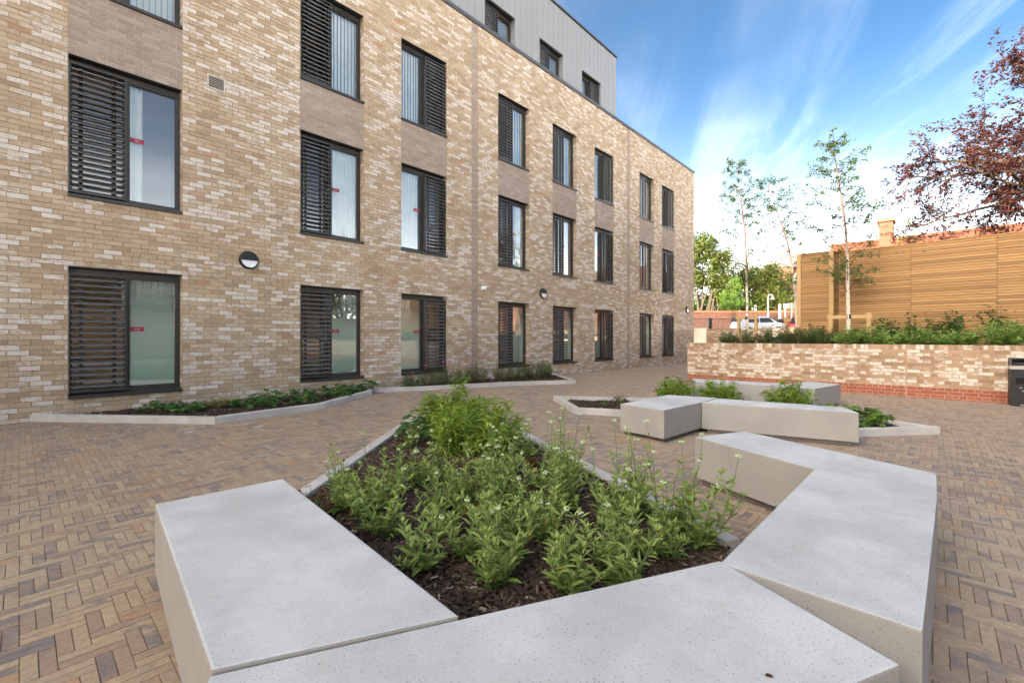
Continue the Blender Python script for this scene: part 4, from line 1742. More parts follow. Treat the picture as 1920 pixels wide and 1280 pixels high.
def foreground_plants():
    rng = np.random.default_rng(77)
    spots = [  # x, y, stems, hmin, hmax, flower share
        (1.50, 2.98, 10, .22, .38, .45), (1.72, 3.25, 9, .22, .40, .55), (1.95, 2.90, 9, .20, .34, .25), (1.55, 2.35, 9, .18, .32, .15),
        (1.85, 2.45, 9, .2, .32, .2), (2.15, 2.60, 9, .2, .33, .2), (1.62, 1.85, 11, .2, .34, .1), (1.95, 2.02, 10, .2, .33, .15),
        (2.28, 2.22, 10, .22, .36, .25), (2.55, 2.55, 9, .2, .36, .3), (2.48, 1.85, 10, .22, .36, .3), (2.18, 1.62, 10, .2, .34, .15),
        (1.88, 1.42, 11, .18, .32, .1), (2.05, 1.20, 9, .18, .30, .12), (2.45, 1.42, 11, .24, .38, .35), (2.70, 1.95, 10, .26, .42, .55),
        (2.85, 2.35, 9, .26, .42, .55), (2.62, 1.22, 10, .24, .40, .35), (2.95, 2.75, 9, .24, .40, .5), (2.35, 2.95, 8, .2, .32, .3),
        (2.70, 2.75, 8, .22, .36, .4), (3.15, 2.35, 7, .26, .42, .6), (2.35, 1.02, 8, .16, .26, .1), (1.42, 2.72, 8, .18, .3, .2),
        (1.62, 1.52, 10, .17, .28, .1), (1.45, 1.90, 9, .17, .28, .1), (1.82, 1.24, 9, .16, .26, .1), (1.95, 1.08, 9, .16, .28, .1), (1.72, 1.62, 9, .2, .32, .1), (2.25, 1.82, 10, .22, .36, .25), (2.08, 1.82, 9, .2, .34, .2), (2.30, 1.22, 10, .2, .34, .2), (2.62, 1.60, 10, .26, .42, .5),
        (1.75, 2.70, 9, .2, .34, .3), (2.02, 2.35, 9, .2, .34, .2), (2.42, 2.35, 9, .22, .36, .3), (2.95, 2.05, 8, .26, .40, .6), (2.78, 1.50, 8, .26, .42, .6), (1.70, 2.10, 8, .18, .3, .1), (2.12, 2.95, 8, .2, .32, .3)]
    for i, (x, y, n, a, c, f) in enumerate(spots):
        x, y = x + rng.normal(0, 0.05), y + rng.normal(0, 0.05)
        sc_ = rng.uniform(0.75, 1.2)
        a, c = a * sc_, c * sc_
        Yd_, u_, v_ = seen(x, y, 0.3)
        row_ = 'nearest the viewer' if Yd_ < 2.35 else 'in the second row' if Yd_ < 2.75 else 'in the third row' if Yd_ < 3.2 else 'at the back'
        col_ = 'by the left bench block' if u_ < 760 else 'left of the planter middle' if u_ < 900 else 'in the planter middle' if u_ < 1040 else 'right of the planter middle' if u_ < 1170 else 'by the right kerb'
        look_ = 'with many flower stems' if f > .42 else 'with few flowers' if f > .17 else 'without flowers'
        where = f'{look_}, {row_}, {col_}'
        valerian(x, y, g(x, y) + 0.055, rng, f'leafy plant {where}', n, a, c, f, (0.10, -0.06) if x > 2.55 else (-0.05, 0.0) if x < 1.8 else (0, 0))
    # one long stem leaning out over the kerb to the right
    x, y = 2.62, 0.98
    valerian(x, y, g(x, y) + 0.055, rng, 'leggy plant with one long stem leaning out beyond the right kerb', 7, .26, .46, .7, (0.25, -0.22))
    valerian(2.82, 4.15, g(3, 4) + 0.055, rng, 'plant with clustered white flower heads beside the bamboo, near the left kerb', 6, .22, .30, .9)
    valerian(3.45, 2.95, g(3, 3) + 0.055, rng, 'white flowering plant by the right kerb below the bamboo clump', 7, .24, .38, .7)


foreground_plants()


def bamboo(x, y, z, R, H, rng, label, nst=34, mat=None, leafL=0.115, group=None, fill=9, lo=0.0, hi=1.0):
    t = thing('bamboo_shrub', label, 'shrub', (x, y, z), group)
    bl, bs = MB(), MB()
    for s in range(nst):
        az = rng.uniform(0, 2 * np.pi)
        rr = R * math.sqrt(rng.random())
        h = H * rng.uniform(0.55, 1.0) * (1.08 - 0.45 * (rr / R) ** 2)
        p0 = (x + 0.45 * rr * math.cos(az), y + 0.45 * rr * math.sin(az), z)
        d = (math.cos(az) * rr * 0.9 / h, math.sin(az) * rr * 0.9 / h, 1)
        nn = 7
        pts = curve(p0, d, h, nn, rng, 0.07, (math.cos(az) * 0.03, math.sin(az) * 0.03, -0.02))
        bs.tube(pts, np.linspace(0.0035, 0.0012, nn + 1), 4)
        for k in range(2, nn + 1):
            m = fill
            a = rng.uniform(0, 2 * np.pi, m)
            # short twig: leaves fan from around the node
            base = pts[k] + rng.normal(0, 0.022, (m, 3))
            el = rng.normal(0.15, 0.5, m)
            Dd = np.stack([np.cos(a) * np.cos(el), np.sin(a) * np.cos(el), np.sin(el)], 1)
            Nn = np.tile([0, 0, 1.0], (m, 1)) + rng.normal(0, 0.35, (m, 3))
            Lf = leafL * rng.uniform(0.55, 1.15, m)
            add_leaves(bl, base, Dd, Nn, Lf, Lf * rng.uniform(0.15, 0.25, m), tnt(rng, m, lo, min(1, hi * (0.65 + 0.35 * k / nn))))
    bs.build('canes', M_STEM, t, smooth=True)
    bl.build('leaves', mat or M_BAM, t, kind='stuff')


rngb = np.random.default_rng(31)
bamboo(3.95, 4.72, g(4, 4.7) + 0.055, 0.43, 0.62, rngb, 'darker bushy bamboo clump at the back corner of the foreground planter', 46)
bamboo(3.28, 3.52, g(3.3, 3.5) + 0.055, 0.42, 0.60, rngb, 'bright lime bamboo clump in the middle of the foreground planter', 60, hi=1.0, lo=0.15)
bamboo(3.58, 4.12, g(3.6, 4.1) + 0.055, 0.30, 0.50, rngb, 'bamboo clump between the dark back one and the lime front one', 34)
bamboo(8.75, 3.72, g(8.8, 3.7) + 0.055, 0.33, 0.50, rngb, 'feathery shrub left of the far bench end, leftmost of three', 30, group='shrubs in front of the far bench')
bamboo(8.80, 2.90, g(8.8, 2.9) + 0.055, 0.32, 0.50, rngb, 'dense green shrub before the far bench, middle of three', 36, group='shrubs in front of the far bench')
bamboo(9.05, 1.85, g(9, 1.9) + 0.055, 0.33, 0.50, rngb, 'green shrub before the far bench joint, rightmost of three', 34, group='shrubs in front of the far bench')


def broadleaf(name, x, y, z, R, H, n, rng, label, mat=M_GER, L=0.085, cat='plant', group=None):
    t = thing(name, label, cat, (x, y, z), group)
    bl, bs = MB(), MB()
    PP, DD, NN, LL = [], [], [], []
    for i in range(n):
        az = rng.uniform(0, 2 * np.pi)
        rr = R * math.sqrt(rng.random())
        h = H * (0.45 + 0.6 * rng.random()) * (1.1 - 0.5 * (rr / R) ** 2)
        p = np.array([x + rr * math.cos(az), y + rr * math.sin(az), z + h])
        bs.tube([(x + 0.3 * rr * math.cos(az), y + 0.3 * rr * math.sin(az), z), p], [0.0028, 0.0018], 4)
        PP.append(p)
        a2 = az + rng.normal(0, 0.8)
        DD.append((math.cos(a2), math.sin(a2), rng.normal(-0.15, 0.25)))
        NN.append((0.35 * math.cos(az) + rng.normal(0, 0.25), 0.35 * math.sin(az) + rng.normal(0, 0.25), 1))
        LL.append(L * rng.uniform(0.6, 1.15))
    LL = np.array(LL)
    add_leaves(bl, PP, DD, NN, LL, LL * 0.95, tnt(rng, n, 0, 0.95), TR, FR)
    bs.build('stalks', M_STEM, t)
    bl.build('leaves', mat, t, kind='stuff')
    return t


ORD = ['first', 'second', 'third', 'fourth', 'fifth', 'sixth', 'seventh', 'eighth', 'ninth', 'tenth', 'eleventh', 'twelfth']


def beds():
    rng = np.random.default_rng(41)
    # left bed under the windows
    row = [(1.50, 8.95, .26, .2), (1.85, 8.65, .24, .17), (2.62, 8.55, .24, .2), (2.85, 8.30, .25, .22), (3.05, 8.85, .30, .26), (3.55, 8.75, .28, .26),
           (3.45, 8.25, .22, .18), (4.05, 8.95, .26, .24), (4.25, 8.62, .22, .2), (4.65, 9.05, .26, .24), (4.98, 9.25, .2, .2), (5.35, 9.35, .2, .26)]
    for i, (x, y, r, h) in enumerate(row):
        lab = f'{ORD[i]} dark green leafy clump from the left in the bed under the nearest windows' if i not in (0, 11) else ('leftmost dark green leafy clump under the nearest window' if i == 0 else 'loose leafy sprig at the right tip of the left bed')
        broadleaf('broad_leaved_plant', x, y, g(x, y) + 0.06, r * 0.92, h * 0.82, 40, rng, lab, M_GER, 0.095, group='leafy plants in the left facade bed')
    for x, y, lab in ((2.25, 8.75, 'yellowing orange leaved plant left in the bed under the windows'), (4.42, 8.95, 'small yellow orange plant at the right in the left bed')):
        broadleaf('yellowing_plant', x, y, g(x, y) + 0.06, 0.17, 0.17, 60, rng, lab, M_FERN, 0.05)
    # pink flowering row
    row = [(6.35, 9.15, .25, .34), (6.85, 9.02, .34, .52), (7.35, 8.95, .36, .56), (7.85, 8.95, .30, .55), (8.40, 9.0, .30, .66), (9.15, 8.85, .28, .52),
           (9.75, 8.75, .36, .66), (10.25, 8.65, .36, .62), (10.75, 8.62, .30, .50), (11.15, 8.9, .26, .62)]
    for i, (x, y, r, h) in enumerate(row):
        z = g(x, y) + 0.06
        if i in (4, 5, 9):
            lab = {4: 'airy shrub with pink flowers left of the fourth ground floor window', 5: 'thin airy shrub under the fourth ground floor window', 9: 'loose twiggy shrub at the right end of the pink flowered bed'}[i]
        else:
            lab = f'{ORD[i]} grey green shrub from the left in the pink flowered bed along the facade'
        t = thing('flowering_shrub', lab, 'shrub', (x, y, z), 'pink flowered shrubs along the facade')
        bl, bs = MB(), MB()
        n = 60
        for s in range(n):
            az = rng.uniform(0, 2 * np.pi)
            rr = r * math.sqrt(rng.random())
            hh = h * rng.uniform(0.5, 1) * (1.05 - 0.35 * (rr / r) ** 2)
            pts = curve((x + 0.4 * rr * math.cos(az), y + 0.4 * rr * math.sin(az), z), (math.cos(az) * rr / hh, math.sin(az) * rr / hh, 1.1), hh, 6, rng, 0.08)
            bs.tube(pts, np.linspace(0.003, 0.001, 7), 3)
            m = 5
            for k in range(1, 7):
                a = rng.uniform(0, 2 * np.pi, m)
                Dd = np.stack([np.cos(a), np.sin(a), rng.uniform(0.2, 1.2, m)], 1)
                Lf = rng.uniform(0.025, 0.05, m)
                add_leaves(bl, pts[k] + rng.normal(0, 0.012, (m, 3)), Dd, rng.normal(0, 0.5, (m, 3)) + [0, 0, 1], Lf, Lf * 0.28, tnt(rng, m), T4, F4)
        bs.build('stems', M_TWIG, t)
        bl.build('leaves', M_CIS, t, kind='stuff')
        for q in range([1, 1, 2, 2, 2, 0, 1, 1, 0, 0][i]):
            az = rng.uniform(0, 2 * np.pi)
            c = np.array([x + r * 0.6 * math.cos(az), y - abs(r * 0.6 * math.sin(az)), z + h * rng.uniform(0.95, 1.12)])
            b = MB()
            a = np.arange(6) * np.pi / 3
            Dd = np.stack([np.cos(a), np.sin(a) - 0.4, np.full(6, 0.5)], 1)
            add_leaves(b, np.tile(c, (6, 1)), Dd, np.tile([0, -0.6, 0.8], (6, 1)), 0.045, 0.045, tnt(rng, 6))
            b.tube([c, c - np.array([0, 0, 0.14])], 0.0015, 3)
            b.build('flower', M_PINK, t)
    # plants in the second planter
    broadleaf('broad_leaved_plant', 8.05, 0.72, g(8, .7) + 0.055, 0.27, 0.24, 90, rng, 'bright green broad leaved plant in the right tip of the middle planter', M_LIME, 0.13)
    broadleaf('broad_leaved_plant', 9.05, 1.40, g(9, 1.4) + 0.055, 0.25, 0.13, 60, rng, 'low green leaves at the foot of the rightmost shrub before the far bench', M_LIME, 0.11)
    broadleaf('broad_leaved_plant', 3.12, 4.42, g(3, 4.4) + 0.055, 0.2, 0.26, 50, rng, 'round leaved plant beside the back left kerb of the foreground planter', M_GER, 0.09)
    broadleaf('broad_leaved_plant', 4.32, 4.55, g(4.3, 4.5) + 0.055, 0.16, 0.2, 36, rng, 'round leaved plant at the back right kerb of the foreground planter', M_GER, 0.09)
    for x, y, s, lab in ((8.55, 2.35, .14, 'small reddish tuft between the middle and right shrubs of the far bench'), (7.55, 4.25, .13, 'small brown seedling left of the middle bench'),
                         (4.05, 3.85, .15, 'dark reddish tuft by the right kerb of the foreground planter'), (1.32, 3.05, .15, 'brown creeping tuft at the corner of the left bench block')):
        broadleaf('reddish_tuft', x, y, g(x, y) + 0.055, s, s * 1.3, 40, rng, lab, M_RUST, 0.04)
    for x, y, lab in ((7.2, 4.35, 'tiny green seedling in the left tip of the middle planter'), (7.75, 3.9, 'low green seedling close to the middle bench')):
        broadleaf('seedling', x, y, g(x, y) + 0.055, 0.09, 0.07, 18, rng, lab, M_GER, 0.04)


beds()


def fern(x, y, z, rng, label, n=7, L=0.24, up=0.9, mat=M_FERN):
    t = thing('fern', label, 'fern', (x, y, z), 'small ferns in the foreground planter')
    for s in range(n):
        az = rng.uniform(0, 2 * np.pi)
        pts = curve((x, y, z), (math.cos(az) * 0.5, math.sin(az) * 0.5, up), L * rng.uniform(0.7, 1.1), 14, rng, 0.03, (math.cos(az) * 0.04, math.sin(az) * 0.04, -0.05))
        b = MB()
        b.tube(pts, np.linspace(0.002, 0.0007, 15), 3)
        PP, DD, LL = [], [], []
        for k in range(2, 15):
            d = norm(pts[min(k + 1, 14)] - pts[k - 1])
            sd = norm(np.cross(d, [0, 0, 1.0]))
            f = k / 14
            for sg in (-1, 1):
                PP.append(pts[k])
                DD.append(sd * sg + d * 0.45)
                LL.append(0.042 * math.sin(math.pi * min(1, 0.18 + f * 0.86)) + 0.006)
        m = len(PP)
        LL = np.array(LL)
        add_leaves(b, PP, DD, np.tile([0, 0, 1.0], (m, 1)), LL, LL * 0.34, tnt(rng, m, 0.1, 1), T4, F4)
        b.build('frond', mat, t)


rngf = np.random.default_rng(8)
fern(2.72, 3.05, g(2.7, 3) + 0.055, rngf, 'yellow green upright fern in the middle of the foreground planter', 6, 0.30)
fern(1.78, 3.45, g(1.8, 3.4) + 0.055, rngf, 'pale yellow fern beside the left kerb of the foreground planter', 6, 0.26)
fern(2.45, 3.55, g(2.4, 3.5) + 0.055, rngf, 'rusty orange fern under the left kerb of the foreground planter', 8, 0.18, 0.6, M_RUST)
fern(3.25, 2.72, g(3.2, 2.7) + 0.055, rngf, 'orange brown fern near the right kerb below the bamboo', 7, 0.17, 0.6, M_RUST)
fern(2.05, 2.25, g(2, 2.2) + 0.055, rngf, 'small orange tinged fern among the leafy plants, left of centre', 6, 0.15, 0.7, M_FERN)


# ------------------------------------------------------------------ bank planting behind the garden wall
def leafy_shrub(name, x, y, z, rx, ry, H, n, rng, label, mat, L, group=None, cat='shrub', wr=0.42):
    t = thing(name, label, cat, (x, y, z), group)
    bl, bs = MB(), MB()
    ns = 16
    for s in range(ns):
        az = rng.uniform(0, 2 * np.pi)
        q = math.sqrt(rng.random())
        h = H * rng.uniform(0.65, 1.08) * (1.05 - 0.35 * q * q)
        pts = curve((x + 0.3 * rx * q * math.cos(az), y + 0.3 * ry * q * math.sin(az), z - 0.03), (rx * q * math.cos(az) / h, ry * q * math.sin(az) / h, 1), h, 7, rng, 0.08)
        bs.tube(pts, np.linspace(0.006, 0.002, 8), 4)
        m = n // (ns * 6)
        for k in range(2, 8):
            a = rng.uniform(0, 2 * np.pi, m)
            Dd = np.stack([np.cos(a), np.sin(a), rng.uniform(-0.2, 0.9, m)], 1)
            Lf = L * rng.uniform(0.6, 1.15, m)
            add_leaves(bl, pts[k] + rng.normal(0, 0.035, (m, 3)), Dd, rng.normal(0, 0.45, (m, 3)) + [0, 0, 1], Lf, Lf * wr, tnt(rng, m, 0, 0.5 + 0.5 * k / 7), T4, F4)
    bs.build('stems', M_TWIG, t)
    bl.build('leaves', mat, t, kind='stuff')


def bank_plants():
    rng = np.random.default_rng(55)
    # dark evergreen row at the left
    for i, (y, w, h, lab) in enumerate(((4.55, .26, .50, 'thin dark shrub on the wall, leftmost of the bank planting'), (4.05, .36, .58, 'rounded dark green shrub behind the garden wall, second from the left'),
                                        (3.42, .28, .54, 'narrow dark shrub on the bank below the left birch'), (2.95, .34, .60, 'dark green shrub with orange buds below the white car'),
                                        (2.52, .32, .60, 'dark green shrub on the bank left of the timber fence'), (2.08, .36, .58, 'dense dark shrub at the fence corner'))):
        leafy_shrub('evergreen_shrub', 14.55 + 0.1 * math.sin(i * 2), y, 1.02, w, w, h, 2000, rng, lab, M_CIS, 0.065, 'dark shrubs along the top of the garden wall', wr=0.3)
    for i, y in enumerate(np.arange(1.55, -2.6, -0.42)):
        leafy_shrub('bright_shrub', 14.30 + 0.12 * math.sin(i * 1.7), y, 1.02, 0.33, 0.33, 0.47 + 0.09 * math.sin(i * 2.4) + (0.16 if i in (6, 7) else 0), 1300, rng,
                    f'{ORD[i]} light green shrub from the left on the bank before the timber fence', M_SHRUB, 0.085, 'light green shrubs before the fence')
    for i, (y, h, lab) in enumerate(((2.47, .66, 'dark climber at the left end of the timber fence'), (2.18, .36, 'small dark climber beside the fence corner post'), (1.55, .50, 'dark climber behind the birch trunk'),
                                     (1.06, .78, 'dark leafy climber right of the tree stake'), (0.72, .62, 'broad dark climber on the fence right of the stake'), (0.34, .74, 'dark climber in the middle of the fence'),
                                     (-0.10, .90, 'tall thin dark climber right of the fence middle'), (-0.42, .86, 'forked dark climber on the fence'), (-1.20, 1.02, 'tallest climber at the right end of the fence'))):
        leafy_shrub('climbing_plant', 15.55 if y < 2.0 else 15.40, y, 1.02, 0.13, 0.17, h, 420, rng, lab, M_CLIMB, 0.085, 'young climbers along the timber fence', 'climber', 0.7)


bank_plants()


# ------------------------------------------------------------------ trees
def birch(x, y, z, top, rng, label, nb=30, nl=9, spread=1.0):
    t = thing('birch_tree', label, 'tree', (x, y, z), 'young birches on the bank')
    H = top[2] - z
    k = 14
    base = np.array([x, y, z - 0.05])
    tp = np.array(top)
    f = np.linspace(0, 1, k + 1)[:, None]
    pts = base + (tp - base) * (f * np.array([0, 0, 1]) + (f ** 2.2) * np.array([1, 1, 0])) + 0.03 * np.sin(f * np.array([9, 7, 0]) + 1.0) * np.sin(np.pi * f)
    b = MB()
    b.tube(pts, np.interp(np.linspace(0, 1, k + 1), [0, 0.4, 1], [0.052, 0.036, 0.006]), 9)
    b.build('trunk', M_BIRCH, t, smooth=True)
    bb, bl = MB(), MB()
    for i in range(nb):
        q = 0.24 + 0.76 * (i + rng.random() * 0.8) / nb
        fi = q * k
        a = int(min(k - 1, fi))
        p = pts[a] + (pts[a + 1] - pts[a]) * (fi - a)
        L = (1.45 * (1 - q) ** 0.8 + 0.38) * rng.uniform(0.6, 1.1) * spread
        if q < 0.42:
            L *= 0.7
        az = i * 2.4 + rng.normal(0, 0.4)
        br = curve(p, (math.cos(az), math.sin(az), rng.uniform(0.7, 1.4)), L, 8, rng, 0.11, (0, 0, -0.03))
        bb.tube(br, np.linspace(0.010, 0.0025, 9), 4)
        for s in range(5):
            j = int(rng.integers(2, 9))
            az2 = az + rng.normal(0, 1.0)
            tw = curve(br[j], (math.cos(az2), math.sin(az2), rng.uniform(-0.4, 0.9)), L * rng.uniform(0.25, 0.5), 5, rng, 0.15, (0, 0, -0.09))
            bb.tube(tw, np.linspace(0.0035, 0.0014, 6), 3)
            m = nl + 9
            ii = rng.integers(1, 6, m)
            P = tw[ii] + rng.normal(0, 0.03, (m, 3))
            aa = rng.uniform(0, 2 * np.pi, m)
            Dd = np.stack([np.cos(aa), np.sin(aa), rng.uniform(-1.2, 0.2, m)], 1)
            Lf = rng.uniform(0.04, 0.07, m)
            add_leaves(bl, P, Dd, rng.normal(0, 1, (m, 3)) + [0, 0, 0.6], Lf, Lf * 0.75, tnt(rng, m), T4, F4)
    bb.build('branches', M_TWIG, t)
    bl.build('crown', M_BIRCHLEAF, t, kind='stuff')


rngt = np.random.default_rng(14)
birch(14.90, 1.62, 1.03, (14.7, 1.95, 6.45), rngt, 'slender birch tied to a timber stake frame in front of the fence', 46, 9, 1.15)
birch(17.5, 4.80, 1.05, (17.4, 5.15, 7.5), rngt, 'slender white stemmed birch at the left, nearest the building', 46, 10, 1.1)
birch(18.0, 3.38, 1.07, (17.8, 4.30, 6.65), rngt, 'leaning birch just left of the timber fence end', 44, 10, 1.15)


def stakes(x, ys, z, H, label, bar=True):
    t = thing('tree_stake', label, 'stake', (x, sum(ys) / 2, z), 'timber tree stakes')
    for y in ys:
        b = MB()
        b.box(x - 0.045, x + 0.045, y - 0.045, y + 0.045, z - 0.3, z + H, (0.1, 0, abs(y) % 1))
        b.build('post', M_POST, t)
    if bar:
        b = MB()
        b.box(x - 0.072, x - 0.047, min(ys) - 0.07, max(ys) + 0.07, z + H - 0.15, z + H - 0.05, (0.15, 0, 0.3))
        b.build('crossbar', M_POST, t)
        b = MB()
        m = sum(ys) / 2
        b.box(x - 0.085, x - 0.073, m - 0.05, m + 0.05, z + H - 0.16, z + H - 0.04)
        b.build('tie', M_BLACK, t)


stakes(14.95, (2.03, 1.21), 1.03, 0.86, 'timber stake frame with crossbar holding the birch before the fence')
stakes(17.55, (5.12, 4.55), 1.05, 0.98, 'timber stake frame holding the left birch')
stakes(18.05, (3.72, 3.30), 1.07, 0.88, 'timber stake frame at the leaning birch beside the fence end')


def copper_tree():
    rng = np.random.default_rng(99)
    x, y = 19.9, -2.9
    t = thing('copper_beech_tree', 'large copper leaved tree overhanging the fence at the right edge', 'tree', (x, y, 1.2))
    b = MB()
    tr = np.array([(x + 0.3, y - 0.5, 1.0), (x + 0.2, y - 0.35, 3.0), (x + 0.05, y - 0.05, 4.6), (x - 0.1, y + 0.15, 6.2)])
    b.tube(tr, [0.34, 0.30, 0.25, 0.22], 10)
    bt = MB()
    bl = MB()
    PP, DD, NN = [], [], []
    fork = tr[-1]
    ends = []
    limbs = []
    nl = 17
    for i in range(nl):
        az = i * 2.39996
        el = (-0.35, 0.05, 0.45, 0.9, 1.25)[i % 5] + rng.normal(0, 0.1)
        L = (3.4 if el < 0.6 else 4.3) * rng.uniform(0.85, 1.1)
        p = tr[2] + (tr[3] - tr[2]) * rng.random()
        limbs.append(curve(p, (math.cos(az) * math.cos(el), math.sin(az) * math.cos(el), math.sin(el)), L, 10, rng, 0.10, (0, 0, 0.0)))
    # the bent main limb that shows against the sky
    limbs.append(curve(fork, (-0.35, 0.85, 0.12), 2.9, 10, rng, 0.08, (0, 0, -0.02)))
    for li, pl in enumerate(limbs):
        b.tube(pl, np.linspace(0.115 if li == len(limbs) - 1 else 0.075, 0.016, 11), 7)
        for s in range(20):
            j = int(rng.integers(3, 11))
            d0 = norm(pl[min(j + 1, 10)] - pl[j - 1])
            d = norm(d0 * 0.8 + rng.normal(0, 0.65, 3))
            L2 = rng.uniform(0.6, 1.35)
            br = curve(pl[j], d, L2, 7, rng, 0.13, (0, 0, -0.02))
            bt.tube(br, np.linspace(0.016, 0.005, 8), 4)
            for s2 in range(6):
                k = int(rng.integers(1, 8))
                d2 = norm(norm(br[min(k + 1, 7)] - br[k - 1]) + rng.normal(0, 0.6, 3) * [1, 1, 0.5])
                tw = curve(br[k], d2, rng.uniform(0.3, 0.65), 6, rng, 0.12, (0, 0, -0.03))
                bt.tube(tw, np.linspace(0.005, 0.0022, 7), 3)
                m = 20
                ii = rng.integers(1, 7, m)
                PP.append(tw[ii] + rng.normal(0, 0.03, (m, 3)))
                a = rng.uniform(0, 2 * np.pi, m)
                DD.append(d2 * 0.8 + np.stack([np.cos(a), np.sin(a), rng.uniform(-0.7, 0.3, m)], 1))
                NN.append(rng.normal(0, 0.5, (m, 3)) + [0, 0, 1])
    PP, DD, NN = np.concatenate(PP), np.concatenate(DD), np.concatenate(NN)
    n = len(PP)
    L = rng.uniform(0.06, 0.12, n)
    add_leaves(bl, PP, DD, NN, L, L * 0.55, tnt(rng, n), T4, F4)
    b.build('trunk', M_TRUNK, t, smooth=True)
    bt.build('branches', M_TWIG, t)
    bl.build('crown', M_COPPER, t, kind='stuff')


copper_tree()


def big_tree(name, x, y, z, lobes, n, rng, label, mat, L, trunk=0.25, multi=1, group=None, shell=0.55):
    t = thing(name, label, 'tree', (x, y, z), group)
    b = MB()
    for q in range(multi):
        for lx, ly, lz, r in lobes:
            if q and rng.random() < 0.3:
                continue
            s = rng.normal(0, 0.25 * (multi > 1), 2)
            p0 = np.array([x + s[0] * 1.5, y + s[1] * 1.5, z - 0.2])
            p1 = np.array([x + lx * 0.4 + s[0], y + ly * 0.4 + s[1], z + lz * 0.5])
            p2 = np.array([x + lx, y + ly, z + lz])
            f = np.linspace(0, 1, 8)[:, None]
            pts = (1 - f) ** 2 * p0 + 2 * f * (1 - f) * p1 + f ** 2 * p2 + rng.normal(0, 0.03, (8, 3))
            b.tube(pts, np.linspace(trunk, trunk * 0.25, 8), 7)
    b.build('trunk', M_TRUNK, t, smooth=True)
    bl = MB()
    w = np.array([q[3] ** 2 for q in lobes])
    cnt = (n * w / w.sum()).astype(int)
    for (lx, ly, lz, r), c in zip(lobes, cnt):
        # leaves sit in clumps through the lobe
        ncl = max(6, c // 26)
        d = norm(rng.normal(0, 1, (ncl, 3)))
        rad_ = r * (shell + (1 - shell) * rng.random(ncl)) * rng.uniform(0.8, 1.12, ncl)
        cc = np.array([x + lx, y + ly, z + lz]) + d * rad_[:, None] * [1, 1, 0.85]
        idx = rng.integers(0, ncl, c)
        P = cc[idx] + rng.normal(0, 0.16 * r ** 0.5, (c, 3))
        Nn = d[idx] + rng.normal(0, 0.7, (c, 3)) + [0, 0, 0.35]
        Dd = rng.normal(0, 1, (c, 3))
        Lf = L * rng.uniform(0.6, 1.25, c)
        add_leaves(bl, P, Dd, Nn, Lf, Lf * 0.7, tnt(rng, c), T4, F4)
    bl.build('crown', mat, t, kind='stuff')


